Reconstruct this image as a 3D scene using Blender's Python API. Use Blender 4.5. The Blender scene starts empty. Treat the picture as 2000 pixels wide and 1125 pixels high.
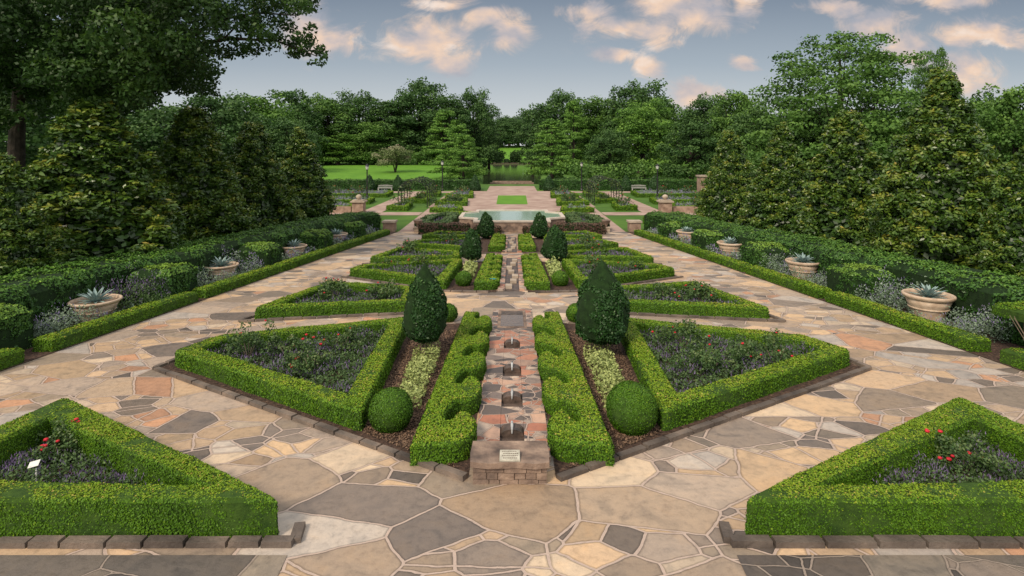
import bpy, bmesh, math, random
import numpy as np
from mathutils import Vector, geometry
rng=np.random.default_rng(7); random.seed(7)
sc=bpy.context.scene; C=sc.collection
F=1111.0; HY=292.0; CH=4.2
def zg(Y):
    if Y<0: return 0.0
    if Y<40: return -.04*Y
    return -1.6
def P(px,py,h=0.0):
    d=py-HY
    Y=F*(CH-h)/(d-F*.04)
    if Y>40 or Y<0: Y=F*(CH+1.6-h)/d
    return ((px-1000)*Y/F, Y)
def PX(px,Y): return (px-1000)*Y/F
def PZ(py,Y): return CH+(HY-py)*Y/F
# ------------------------------------------------------------ tagging
def tag(o,label=None,cat=None,group=None,kind=None):
    if label: o['label']=label
    if cat: o['category']=cat
    if group: o['group']=group
    if kind: o['kind']=kind
    return o
def thing(name,label,cat,loc=(0,0,0),rz=0,group=None):
    o=bpy.data.objects.new(name,None); C.objects.link(o); o.location=loc; o.rotation_euler=(0,0,rz); o.empty_display_size=.2
    return tag(o,label,cat,group)
def dup(root,loc,rz=0,sc_=None,label=None,group=None):
    r=root.copy(); C.objects.link(r); r.location=loc; r.rotation_euler=(0,0,rz)
    if sc_: r.scale=sc_
    if label: r['label']=label
    if group: r['group']=group
    for ch in list(root.children):
        c=ch.copy(); C.objects.link(c); c.parent=r
        for g in list(ch.children):
            d=g.copy(); C.objects.link(d); d.parent=c
    return r
# ------------------------------------------------------------ materials
def newmat(name):
    m=bpy.data.materials.new(name); m.use_nodes=True; nt=m.node_tree; nt.nodes.clear()
    out=nt.nodes.new('ShaderNodeOutputMaterial'); return m,nt,out
def N(nt,t,**k):
    n=nt.nodes.new(t)
    for a,b in k.items(): setattr(n,a,b)
    return n
def ramp(nt,stops,src,interp='LINEAR'):
    r=N(nt,'ShaderNodeValToRGB'); r.color_ramp.interpolation=interp
    while len(r.color_ramp.elements)<len(stops): r.color_ramp.elements.new(.5)
    for e,(p,c) in zip(r.color_ramp.elements,stops): e.position=p; e.color=(*c,1)
    nt.links.new(src,r.inputs[0]); return r.outputs[0]
def leafmat(name,stops,rough=.55,trans=0,spec=.3):
    m,nt,out=newmat(name); L=nt.links.new
    a=N(nt,'ShaderNodeAttribute',attribute_name='v')
    col=ramp(nt,stops,a.outputs['Fac'])
    b=N(nt,'ShaderNodeBsdfPrincipled'); b.inputs['Roughness'].default_value=rough; b.inputs['Specular IOR Level'].default_value=spec
    L(col,b.inputs['Base Color'])
    if trans:
        t=N(nt,'ShaderNodeBsdfTranslucent'); L(col,t.inputs[0])
        mx=N(nt,'ShaderNodeMixShader'); mx.inputs[0].default_value=trans
        L(b.outputs[0],mx.inputs[1]); L(t.outputs[0],mx.inputs[2]); L(mx.outputs[0],out.inputs[0])
    else: L(b.outputs[0],out.inputs[0])
    return m
def noisemat(name,stops,scale=5,rough=.8,bump=.3,detail=6,bscale=None,spec=.3,metal=0):
    m,nt,out=newmat(name); L=nt.links.new
    g=N(nt,'ShaderNodeNewGeometry'); n=N(nt,'ShaderNodeTexNoise'); n.inputs['Scale'].default_value=scale; n.inputs['Detail'].default_value=detail
    L(g.outputs['Position'],n.inputs['Vector'])
    col=ramp(nt,stops,n.outputs[0]); b=N(nt,'ShaderNodeBsdfPrincipled')
    b.inputs['Roughness'].default_value=rough; b.inputs['Specular IOR Level'].default_value=spec; b.inputs['Metallic'].default_value=metal
    L(col,b.inputs['Base Color'])
    if bump:
        n2=N(nt,'ShaderNodeTexNoise'); n2.inputs['Scale'].default_value=bscale or scale*4; n2.inputs['Detail'].default_value=4
        L(g.outputs['Position'],n2.inputs['Vector'])
        bp=N(nt,'ShaderNodeBump'); bp.inputs['Strength'].default_value=bump; bp.inputs['Distance'].default_value=.03
        L(n2.outputs[0],bp.inputs['Height']); L(bp.outputs[0],b.inputs['Normal'])
    L(b.outputs[0],out.inputs[0]); return m
def flagmat(name,s1,cols,mortar,jw=.022,subt=.52,k2=2.3,stain=.65):
    m,nt,out=newmat(name); L=nt.links.new
    g=N(nt,'ShaderNodeNewGeometry')
    wn=N(nt,'ShaderNodeTexNoise'); wn.inputs['Scale'].default_value=3; wn.inputs['Detail'].default_value=5; L(g.outputs['Position'],wn.inputs['Vector'])
    va=N(nt,'ShaderNodeVectorMath',operation='MULTIPLY_ADD'); L(wn.outputs['Color'],va.inputs[0]); va.inputs[1].default_value=(.09,.09,0); L(g.outputs['Position'],va.inputs[2])
    src=va.outputs[0]
    def vor(scale,feat,off=0,rot=0):
        mp=N(nt,'ShaderNodeMapping'); mp.inputs['Location'].default_value=(off,off*1.7,0); mp.inputs['Rotation'].default_value=(0,0,.5+rot); mp.inputs['Scale'].default_value=(1,1.35,1); L(src,mp.inputs[0])
        v=N(nt,'ShaderNodeTexVoronoi',voronoi_dimensions='2D',feature=feat); v.inputs['Scale'].default_value=scale; v.inputs['Randomness'].default_value=1
        L(mp.outputs[0],v.inputs['Vector']); return v
    c1=vor(s1,'F1'); e1=vor(s1,'DISTANCE_TO_EDGE'); c2=vor(s1*k2,'F1',3.1,.7); e2=vor(s1*k2,'DISTANCE_TO_EDGE',3.1,.7)
    def M(op,a,b=None,c=None,clamp=False):
        n=N(nt,'ShaderNodeMath',operation=op); n.use_clamp=clamp
        for i,x in enumerate((a,b,c)):
            if x is None: continue
            if isinstance(x,(int,float)): n.inputs[i].default_value=x
            else: L(x,n.inputs[i])
        return n.outputs[0]
    s=N(nt,'ShaderNodeSeparateColor'); L(c1.outputs['Color'],s.inputs[0])
    s2=N(nt,'ShaderNodeSeparateColor'); L(c2.outputs['Color'],s2.inputs[0])
    sub=M('GREATER_THAN',s.outputs[2],subt)
    d1=M('DIVIDE',e1.outputs['Distance'],s1); d2=M('DIVIDE',e2.outputs['Distance'],s1*k2)
    d2b=M('ADD',d2,M('MULTIPLY',M('SUBTRACT',1,sub),10))
    d=M('MINIMUM',d1,d2b)
    h=N(nt,'ShaderNodeMix',data_type='FLOAT'); L(sub,h.inputs[0]); L(s.outputs[0],h.inputs[2]); L(s2.outputs[0],h.inputs[3])
    hb=N(nt,'ShaderNodeMix',data_type='FLOAT'); L(sub,hb.inputs[0]); L(s.outputs[1],hb.inputs[2]); L(s2.outputs[1],hb.inputs[3])
    hh=h.outputs[0]
    col=ramp(nt,cols,hh,'CONSTANT')
    pb=ramp(nt,[(0,(.70,.71,.73)),(.5,(.98,.97,.96)),(1,(1.2,1.17,1.11))],hb.outputs[0])
    mu0=N(nt,'ShaderNodeMix',data_type='RGBA',blend_type='MULTIPLY'); mu0.inputs[0].default_value=1; L(col,mu0.inputs[6]); L(pb,mu0.inputs[7])
    fine=N(nt,'ShaderNodeTexNoise'); fine.inputs['Scale'].default_value=9; fine.inputs['Detail'].default_value=10; fine.inputs['Roughness'].default_value=.72; L(g.outputs['Position'],fine.inputs['Vector'])
    st=ramp(nt,[(.3,(.55,.53,.52)),(.48,(.95,.94,.93)),(.7,(1.18,1.15,1.1))],fine.outputs[0])
    mu=N(nt,'ShaderNodeMix',data_type='RGBA',blend_type='MULTIPLY'); mu.inputs[0].default_value=stain; L(mu0.outputs[2],mu.inputs[6]); L(st,mu.inputs[7])
    off=N(nt,'ShaderNodeVectorMath',operation='MULTIPLY_ADD'); L(c1.outputs['Color'],off.inputs[0]); off.inputs[1].default_value=(9,9,9); L(g.outputs['Position'],off.inputs[2])
    md=N(nt,'ShaderNodeTexNoise'); md.inputs['Scale'].default_value=2.2; md.inputs['Detail'].default_value=7; md.inputs['Distortion'].default_value=1.0; L(off.outputs[0],md.inputs['Vector'])
    st2=ramp(nt,[(.34,(.62,.63,.66)),(.46,(.95,.93,.92)),(.58,(1.02,.98,.94)),(.7,(1.1,1.0,.88))],md.outputs[0])
    mu2=N(nt,'ShaderNodeMix',data_type='RGBA',blend_type='MULTIPLY'); mu2.inputs[0].default_value=.6; L(mu.outputs[2],mu2.inputs[6]); L(st2,mu2.inputs[7])
    jn=M('ADD',d,M('MULTIPLY',M('SUBTRACT',fine.outputs[0],.5),.012))
    jm=N(nt,'ShaderNodeMapRange'); jm.inputs[1].default_value=jw*.8; jm.inputs[2].default_value=jw; L(jn,jm.inputs[0])
    ed=N(nt,'ShaderNodeMapRange'); ed.inputs[1].default_value=jw; ed.inputs[2].default_value=jw*2.4; ed.inputs[3].default_value=.55; ed.inputs[4].default_value=1; L(jn,ed.inputs[0])
    cbn=N(nt,'ShaderNodeCombineColor')
    for i in range(3): L(ed.outputs[0],cbn.inputs[i])
    mu3=N(nt,'ShaderNodeMix',data_type='RGBA',blend_type='MULTIPLY'); mu3.inputs[0].default_value=1; L(mu2.outputs[2],mu3.inputs[6]); L(cbn.outputs[0],mu3.inputs[7])
    mst=N(nt,'ShaderNodeMix',data_type='RGBA',blend_type='MULTIPLY'); mst.inputs[0].default_value=.5; mst.inputs[6].default_value=(*mortar,1); L(st,mst.inputs[7])
    fx=N(nt,'ShaderNodeMix',data_type='RGBA'); L(jm.outputs[0],fx.inputs[0]); L(mst.outputs[2],fx.inputs[6]); L(mu3.outputs[2],fx.inputs[7])
    b=N(nt,'ShaderNodeBsdfPrincipled'); L(fx.outputs[2],b.inputs['Base Color'])
    rr=N(nt,'ShaderNodeMapRange'); rr.inputs[3].default_value=.34; rr.inputs[4].default_value=.75; L(fine.outputs[0],rr.inputs[0]); L(rr.outputs[0],b.inputs['Roughness'])
    b.inputs['Specular IOR Level'].default_value=.38
    hgt=M('ADD',M('MULTIPLY',jm.outputs[0],.5),M('ADD',M('MULTIPLY',fine.outputs[0],.8),M('MULTIPLY',h.outputs[0],.3)))
    bp=N(nt,'ShaderNodeBump'); bp.inputs['Strength'].default_value=.7; bp.inputs['Distance'].default_value=.02; L(hgt,bp.inputs['Height']); L(bp.outputs[0],b.inputs['Normal'])
    L(b.outputs[0],out.inputs[0]); return m
FC=[(0,(.17,.14,.12)),(.07,(.47,.34,.23)),(.17,(.29,.235,.185)),(.27,(.55,.40,.27)),(.38,(.39,.30,.225)),(.48,(.57,.41,.265)),(.58,(.45,.36,.29)),(.67,(.50,.285,.18)),(.74,(.60,.48,.36)),(.83,(.25,.205,.175)),(.90,(.50,.44,.39))]
M_flag=flagmat('flagstone',.84,FC,(.50,.385,.32),.0195)
M_flagd=flagmat('dark_flagstone',.9,[(0,(.10,.085,.078)),(.3,(.17,.145,.125)),(.6,(.22,.18,.155)),(.85,(.28,.235,.19))],(.3,.24,.2),.013)
M_rillflag=flagmat('rill_flagstone',2.4,[(0,(.12,.10,.095)),(.2,(.45,.22,.15)),(.4,(.50,.33,.25)),(.6,(.24,.19,.17)),(.75,(.5,.40,.33)),(.9,(.42,.18,.12))],(.45,.34,.28),.012)
M_redwalk=noisemat('red_walk',[(.3,(.30,.20,.165)),(.7,(.46,.34,.28))],.8,.85,.2,8)
M_curb=noisemat('kerb_stone',[(.3,(.06,.048,.042)),(.55,(.15,.12,.10)),(.75,(.28,.21,.165))],1.6,.75,.6,6,18)
M_stone=noisemat('rough_stone',[(.3,(.08,.06,.052)),(.5,(.22,.155,.12)),(.7,(.38,.27,.2))],3,.8,.8,8,14)
M_dark=noisemat('dark_wet_stone',[(.3,(.045,.036,.031)),(.7,(.15,.105,.085))],6,.4,.6,6,20)
M_brick=noisemat('pier_stone',[(.3,(.20,.13,.095)),(.7,(.42,.30,.23))],2.5,.85,.6)
M_cap=noisemat('cap_stone',[(.3,(.30,.24,.19)),(.7,(.5,.41,.32))],3,.8,.4)
M_pool=noisemat('pool_coping',[(.3,(.45,.38,.32)),(.7,(.62,.54,.46))],2,.7,.2)
M_terra=noisemat('cream_terracotta',[(.3,(.38,.27,.19)),(.55,(.54,.41,.30)),(.75,(.62,.50,.39))],5,.75,.25,7,25)
M_soil=noisemat('mulch',[(.35,(.035,.022,.017)),(.6,(.10,.06,.043)),(.75,(.2,.125,.085))],16,.95,1.0,8,40)
M_grass=noisemat('lawn_grass',[(.3,(.04,.10,.012)),(.6,(.075,.16,.018)),(.8,(.11,.2,.025))],.35,.9,.5,9,14)
M_grassb=noisemat('bright_lawn',[(.3,(.08,.21,.013)),(.7,(.125,.28,.02))],.6,.9,.4,9,14)
M_black=noisemat('black_iron',[(.3,(.01,.01,.011)),(.7,(.022,.022,.024))],8,.45,0,2,spec=.5)
M_white=noisemat('white_paint',[(.3,(.62,.62,.6)),(.7,(.8,.8,.78))],8,.5,.1)
M_bench=noisemat('weathered_bench_paint',[(.3,(.3,.3,.29)),(.7,(.5,.5,.47))],8,.7,.1)
M_blue=noisemat('blue_sign',[(.3,(.0,.28,.42)),(.7,(.0,.33,.48))],8,.4,0)
M_lamp=noisemat('lamp_glass',[(.3,(.5,.5,.48)),(.7,(.7,.7,.66))],8,.25,0,spec=.6)
M_plaque=noisemat('plaque_stone',[(.3,(.36,.34,.28)),(.7,(.55,.52,.43))],14,.6,.3)
M_bark=noisemat('bark',[(.3,(.016,.013,.011)),(.7,(.06,.047,.038))],4,.95,1.0,8,12)
M_twig=noisemat('pale_twig',[(.3,(.16,.12,.09)),(.7,(.3,.24,.19))],9,.9,.3)
M_agave=noisemat('agave_leaf',[(.3,(.16,.24,.23)),(.7,(.3,.4,.38))],3,.5,.1)
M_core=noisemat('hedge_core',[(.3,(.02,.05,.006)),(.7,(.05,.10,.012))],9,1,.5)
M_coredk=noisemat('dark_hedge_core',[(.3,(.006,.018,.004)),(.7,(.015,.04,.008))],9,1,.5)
def water(name,col,bs,rough=.03,bd=.02,spec=.8):
    m,nt,out=newmat(name); L=nt.links.new
    b=N(nt,'ShaderNodeBsdfPrincipled'); b.inputs['Base Color'].default_value=(*col,1); b.inputs['Roughness'].default_value=rough; b.inputs['Specular IOR Level'].default_value=spec
    g=N(nt,'ShaderNodeNewGeometry'); n=N(nt,'ShaderNodeTexNoise'); n.inputs['Scale'].default_value=bs; n.inputs['Detail'].default_value=3; L(g.outputs['Position'],n.inputs['Vector'])
    bp=N(nt,'ShaderNodeBump'); bp.inputs['Strength'].default_value=.3; bp.inputs['Distance'].default_value=bd; L(n.outputs[0],bp.inputs['Height']); L(bp.outputs[0],b.inputs['Normal'])
    L(b.outputs[0],out.inputs[0]); return m
M_poolw=water('pool_water',(.30,.42,.34),1.5,.08,.01); M_pond=water('pond_water',(.03,.035,.02),.6,.1,.012,.45); M_rillw=water('rill_water',(.12,.09,.07),8)
M_spout=noisemat('white_water',[(.3,(.3,.3,.3)),(.7,(.55,.56,.56))],12,.3,.2)
LM_box=leafmat('box_leaf',[(0,(.018,.045,.004)),(.25,(.05,.125,.006)),(.45,(.09,.195,.009)),(.66,(.165,.265,.012)),(.85,(.28,.30,.024)),(1,(.38,.28,.08))],.55,0,.22)
LM_dk=leafmat('dark_hedge_leaf',[(0,(.012,.035,.006)),(.4,(.034,.098,.016)),(.75,(.085,.19,.024)),(1,(.18,.30,.035))],.45,0,.3)
LM_holly=leafmat('holly_leaf',[(0,(.006,.022,.006)),(.5,(.024,.07,.016)),(1,(.08,.16,.04))],.42,0,.25)
LM_mag=leafmat('magnolia_leaf',[(0,(.012,.03,.005)),(.35,(.042,.095,.013)),(.58,(.095,.165,.018)),(.78,(.20,.225,.028)),(.92,(.34,.28,.045)),(1,(.36,.19,.04))],.38,0,.45)
LM_oak=leafmat('oak_leaf',[(0,(.010,.028,.006)),(.5,(.035,.085,.015)),(1,(.10,.185,.025))],.5,.25)
LM_dec=leafmat('tree_leaf',[(0,(.024,.065,.013)),(.5,(.075,.165,.028)),(1,(.17,.30,.05))],.6,.15)
LM_dec2=leafmat('dark_tree_leaf',[(0,(.018,.05,.014)),(.5,(.052,.12,.028)),(1,(.12,.215,.05))],.6,.15)
LM_cyp=leafmat('cypress_leaf',[(0,(.03,.085,.015)),(.5,(.11,.235,.035)),(1,(.24,.40,.065))],.6,.2)
LM_salvia=leafmat('salvia_plant',[(0,(.03,.06,.02)),(.35,(.08,.14,.045)),(.55,(.13,.20,.07)),(.6,(.10,.07,.14)),(.8,(.16,.11,.23)),(1,(.27,.21,.38))],.7,.1)
LM_sage=leafmat('sage_plant',[(0,(.10,.15,.09)),(.5,(.24,.32,.22)),(.58,(.38,.45,.36)),(.62,(.2,.17,.34)),(1,(.38,.33,.52))],.8,.1)
LM_yel=leafmat('variegated_leaf',[(0,(.14,.2,.05)),(.5,(.45,.5,.18)),(1,(.7,.7,.42))],.6,.1)
LM_rose=leafmat('rose_leaf',[(0,(.022,.045,.014)),(.5,(.06,.12,.033)),(1,(.15,.19,.065))],.45,.1)
LM_barb=leafmat('barberry_leaf',[(0,(.035,.022,.018)),(.5,(.11,.065,.045)),(1,(.22,.13,.09))],.6,.1)
LM_myr=leafmat('crape_myrtle',[(0,(.05,.08,.025)),(.5,(.13,.18,.06)),(.8,(.28,.26,.16)),(1,(.55,.36,.32))],.6,.1)
LM_mulch=leafmat('leaf_litter',[(0,(.04,.025,.017)),(1,(.27,.17,.11))],.9,0)
# ------------------------------------------------------------ mesh helpers
class MB:
    def __init__(s): s.v=[]; s.f=[]
    def add(s,vs,fs):
        n=len(s.v); s.v+= [tuple(map(float,a)) for a in vs]; s.f+=[tuple(n+i for i in f) for f in fs]
    def hexa(s,b,t):
        s.add(list(b)+list(t),[(3,2,1,0),(4,5,6,7),(0,1,5,4),(1,2,6,5),(2,3,7,6),(3,0,4,7)])
    def box(s,x0,x1,y0,y1,z0,z1): s.hexa([(x0,y0,z0),(x1,y0,z0),(x1,y1,z0),(x0,y1,z0)],[(x0,y0,z1),(x1,y0,z1),(x1,y1,z1),(x0,y1,z1)])
    def prism(s,poly,z0,z1):
        n=len(poly); fz=(lambda p,z:z(p) if callable(z) else z)
        vs=[(p[0],p[1],fz(p,z0)) for p in poly]+[(p[0],p[1],fz(p,z1)) for p in poly]
        s.add(vs,[tuple(range(n,2*n)),tuple(range(n-1,-1,-1))]+[(i,(i+1)%n,n+(i+1)%n,n+i) for i in range(n)])
    def tube(s,pts,rs,seg=8):
        pts=[Vector(p) for p in pts]
        if not hasattr(rs,'__len__'): rs=[rs]*len(pts)
        vs=[];fs=[]
        for i,p in enumerate(pts):
            d=(pts[min(i+1,len(pts)-1)]-pts[max(i-1,0)]).normalized()
            a=Vector((1,0,0)) if abs(d.x)<.8 else Vector((0,1,0))
            u=d.cross(a).normalized(); w=d.cross(u)
            for k in range(seg):
                t=2*math.pi*k/seg; vs.append(p+(u*math.cos(t)+w*math.sin(t))*rs[i])
        for i in range(len(pts)-1):
            for k in range(seg):
                a=i*seg+k;b=i*seg+(k+1)%seg; fs.append((a,b,b+seg,a+seg))
        fs.append(tuple(range(seg))); n=(len(pts)-1)*seg; fs.append(tuple(n+k for k in range(seg-1,-1,-1)))
        s.add(vs,fs)
    def lathe(s,prof,c=(0,0,0),seg=24,caps=True):
        vs=[];fs=[]
        for r,z in prof:
            for k in range(seg):
                t=2*math.pi*k/seg; vs.append((c[0]+r*math.cos(t),c[1]+r*math.sin(t),c[2]+z))
        for i in range(len(prof)-1):
            for k in range(seg):
                a=i*seg+k;b=i*seg+(k+1)%seg; fs.append((a,b,b+seg,a+seg))
        if caps: fs.append(tuple(range(seg-1,-1,-1))); n=(len(prof)-1)*seg; fs.append(tuple(n+k for k in range(seg)))
        s.add(vs,fs)
    def build(s,name,mat,parent=None,smooth=False):
        me=bpy.data.meshes.new(name); me.from_pydata(s.v,[],s.f)
        bm=bmesh.new(); bm.from_mesh(me); bmesh.ops.recalc_face_normals(bm,faces=bm.faces); bm.to_mesh(me); bm.free()
        me.materials.append(mat)
        if smooth: me.shade_smooth()
        o=bpy.data.objects.new(name,me); C.objects.link(o)
        if parent: o.parent=parent
        return o
def struct(name,mb,mat): return tag(mb.build(name,mat),kind='structure')
def unit(a): return a/np.maximum(np.linalg.norm(a,axis=1,keepdims=True),1e-9)
def leafverts(Pp,Nn,S,asp=1.6,jit=.6,fold=0):
    n=len(Pp); Nn=unit(Nn+jit*rng.normal(size=(n,3))); T=unit(np.cross(Nn,rng.normal(size=(n,3)))); B=np.cross(Nn,T)
    S=S[:,None]; a=S*asp*.5; b=S*.5
    return np.stack([Pp-T*a,Pp+B*b-T*a*.1,Pp+T*a,Pp-B*b-T*a*.1],1)
def qmesh(name,groups,parent=None):
    groups=[g for g in groups if len(g[0])]
    Q=np.concatenate([g[0] for g in groups]).astype(np.float32); V=np.concatenate([g[1] for g in groups]).astype(np.float32)
    mi=np.concatenate([np.full(len(g[0]),i,np.int32) for i,g in enumerate(groups)])
    n=len(Q); me=bpy.data.meshes.new(name); me.vertices.add(4*n); me.vertices.foreach_set('co',Q.reshape(-1))
    me.loops.add(4*n); me.loops.foreach_set('vertex_index',np.arange(4*n,dtype=np.int32))
    me.polygons.add(n); me.polygons.foreach_set('loop_start',np.arange(0,4*n,4,dtype=np.int32))
    for g in groups: me.materials.append(g[2])
    me.polygons.foreach_set('material_index',mi)
    at=me.attributes.new('v','FLOAT','FACE'); at.data.foreach_set('value',V)
    me.update(calc_edges=True); me.validate()
    o=bpy.data.objects.new(name,me); C.objects.link(o)
    if parent: o.parent=parent
    return o
def sample(Q,dens):
    Q=np.asarray(Q,float); T=np.concatenate([Q[:,[0,1,2]],Q[:,[0,2,3]]])
    cr=np.cross(T[:,1]-T[:,0],T[:,2]-T[:,0]); A=np.linalg.norm(cr,axis=1)/2; tot=A.sum(); n=int(tot*dens)
    idx=rng.choice(len(T),n,p=A/tot); r1=np.sqrt(rng.random(n)); r2=rng.random(n)
    t=T[idx]; p=t[:,0]*(1-r1)[:,None]+t[:,1]*(r1*(1-r2))[:,None]+t[:,2]*(r1*r2)[:,None]
    nn=cr[idx]/(2*A[idx])[:,None]; return p,nn
def sn(p,f,ph=0):
    x,y,z=p[:,0]*f+ph,p[:,1]*f+ph*1.3,p[:,2]*f
    return (np.sin(x*1.7+np.sin(y*1.3+z))+np.sin(y*2.1+np.sin(z*1.9+x*.7))+np.sin(z*2.3+x*1.1+np.sin(y*.8)))/3
def offset(poly,d):
    n=len(poly); A=sum(poly[i][0]*poly[(i+1)%n][1]-poly[(i+1)%n][0]*poly[i][1] for i in range(n)); s=1 if A>0 else -1
    out=[]
    for i in range(n):
        p0=Vector(poly[i-1]);p1=Vector(poly[i]);p2=Vector(poly[(i+1)%n])
        a=(p1-p0).normalized(); b=(p2-p1).normalized(); na=Vector((-a.y,a.x))*s; nb=Vector((-b.y,b.x))*s
        k=na+nb; k=k/max(k.dot(na),.25) if k.length>1e-6 else na
        out.append(tuple(p1+k*d))
    return out
def rnd(poly,r):
    out=[]; n=len(poly)
    for i in range(n):
        p0=Vector(poly[i-1]);p1=Vector(poly[i]);p2=Vector(poly[(i+1)%n])
        ra=min(r,(p0-p1).length*.4); rb=min(r,(p2-p1).length*.4)
        a=p1+(p0-p1).normalized()*ra; b=p1+(p2-p1).normalized()*rb
        for t in (0,.35,.65,1): out.append(tuple(a*(1-t)**2+p1*2*t*(1-t)+b*t*t))
    return out
def lofts(rings):
    Q=[]
    for (pa,ha),(pb,hb) in zip(rings[:-1],rings[1:]):
        n=len(pa)
        for i in range(n):
            j=(i+1)%n
            Q.append([(pa[i][0],pa[i][1],zg(pa[i][1])+ha),(pa[j][0],pa[j][1],zg(pa[j][1])+ha),(pb[j][0],pb[j][1],zg(pb[j][1])+hb),(pb[i][0],pb[i][1],zg(pb[i][1])+hb)])
    return Q
def capq(poly,h):
    tr=geometry.tessellate_polygon([[Vector((p[0],p[1],0)) for p in poly]]); Q=[]
    for t in tr:
        a,b,c=[np.array((poly[i][0],poly[i][1],zg(poly[i][1])+h)) for i in t]
        if np.cross(b-a,c-a)[2]<0: b,c=c,b
        Q.append([a,b,c,(c+a)/2])
    return Q
def ccw(poly):
    n=len(poly); A=sum(poly[i][0]*poly[(i+1)%n][1]-poly[(i+1)%n][0]*poly[i][1] for i in range(n)); return poly if A>0 else poly[::-1]
def leafy(name,Q,mat,size,label,cat,group=None,cov=1.6,top=.30,bulge=.02,parent=None,jit=.38,core=True,bias=0.0,asp=1.5):
    Q=np.asarray(Q,float); p,nn=sample(Q,cov/size**2)
    p=p+nn*((sn(p,2.6)*bulge+sn(p,9,2)*bulge*.6)+rng.normal(size=len(p))*size*.28)[:,None]
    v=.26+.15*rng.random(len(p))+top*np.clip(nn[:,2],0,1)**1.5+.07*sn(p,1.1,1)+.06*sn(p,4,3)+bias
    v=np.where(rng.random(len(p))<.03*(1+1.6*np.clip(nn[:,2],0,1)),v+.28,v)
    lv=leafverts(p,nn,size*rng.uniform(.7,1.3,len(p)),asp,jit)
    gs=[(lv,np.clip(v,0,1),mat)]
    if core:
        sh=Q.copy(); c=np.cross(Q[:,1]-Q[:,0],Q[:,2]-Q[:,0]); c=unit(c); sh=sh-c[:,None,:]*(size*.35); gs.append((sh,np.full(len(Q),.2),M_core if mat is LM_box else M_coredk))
    o=qmesh(name,gs,parent)
    if label: tag(o,label,cat,group)
    return o
def fsize(Y): return .0165+.0013*max(0,Y-7)
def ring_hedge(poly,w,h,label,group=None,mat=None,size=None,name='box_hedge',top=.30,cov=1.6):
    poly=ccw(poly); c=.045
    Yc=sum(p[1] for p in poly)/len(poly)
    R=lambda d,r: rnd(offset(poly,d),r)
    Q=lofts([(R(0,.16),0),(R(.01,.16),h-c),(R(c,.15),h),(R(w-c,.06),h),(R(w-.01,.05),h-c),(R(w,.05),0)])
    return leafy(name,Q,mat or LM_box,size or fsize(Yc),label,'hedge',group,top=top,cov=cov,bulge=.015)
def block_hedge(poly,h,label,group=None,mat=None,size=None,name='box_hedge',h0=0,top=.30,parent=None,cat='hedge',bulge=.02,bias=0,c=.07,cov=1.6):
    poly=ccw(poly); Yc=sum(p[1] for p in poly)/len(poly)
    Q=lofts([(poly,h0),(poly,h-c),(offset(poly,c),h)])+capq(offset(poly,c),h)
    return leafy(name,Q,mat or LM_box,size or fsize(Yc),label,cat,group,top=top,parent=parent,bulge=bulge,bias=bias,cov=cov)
def inpoly(poly,n):
    xs=[p[0] for p in poly]; ys=[p[1] for p in poly]; x=rng.uniform(min(xs),max(xs),n*3); y=rng.uniform(min(ys),max(ys),n*3)
    ins=np.zeros(len(x),bool); m=len(poly)
    for i in range(m):
        x1,y1=poly[i]; x2,y2=poly[(i+1)%m]
        if y1==y2: continue
        c=((y1>y)!=(y2>y))&(x<(x2-x1)*(y-y1)/(y2-y1)+x1); ins^=c
    return x[ins],y[ins]
ZG=np.vectorize(zg)
def polyarea(poly): return abs(sum(poly[i][0]*poly[(i+1)%len(poly)][1]-poly[(i+1)%len(poly)][0]*poly[i][1] for i in range(len(poly))))/2
def bed_plants(poly,label,mat=None,hh=.3,size=.04,dens=None,flow=.35,name='flower_bed_planting',cat='flowers',z0=.03):
    mat=mat or LM_salvia; A=polyarea(poly); bx=(max(p[0] for p in poly)-min(p[0] for p in poly))*(max(p[1] for p in poly)-min(p[1] for p in poly))
    n=int((dens or 2.1/size**2)*A*(bx/A)/3*1.0); x,y=inpoly(poly,max(n,60))
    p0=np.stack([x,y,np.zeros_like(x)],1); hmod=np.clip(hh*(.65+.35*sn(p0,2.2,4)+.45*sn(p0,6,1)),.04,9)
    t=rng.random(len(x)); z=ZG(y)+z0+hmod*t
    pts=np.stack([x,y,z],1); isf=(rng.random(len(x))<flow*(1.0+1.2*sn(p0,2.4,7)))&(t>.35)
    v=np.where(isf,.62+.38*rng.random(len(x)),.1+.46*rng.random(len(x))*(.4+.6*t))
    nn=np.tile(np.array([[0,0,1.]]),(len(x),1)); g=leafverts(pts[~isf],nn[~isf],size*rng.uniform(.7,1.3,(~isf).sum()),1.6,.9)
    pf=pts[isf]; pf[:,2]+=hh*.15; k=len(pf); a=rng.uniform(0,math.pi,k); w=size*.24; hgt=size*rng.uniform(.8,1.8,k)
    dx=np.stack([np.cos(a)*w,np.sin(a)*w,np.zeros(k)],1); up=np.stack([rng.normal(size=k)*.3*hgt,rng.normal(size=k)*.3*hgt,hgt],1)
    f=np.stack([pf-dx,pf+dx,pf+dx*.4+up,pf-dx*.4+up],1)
    o=qmesh(name,[(np.concatenate([g,f]),np.concatenate([v[~isf],v[isf]]),mat)]); return tag(o,label,cat,kind='stuff')
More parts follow.
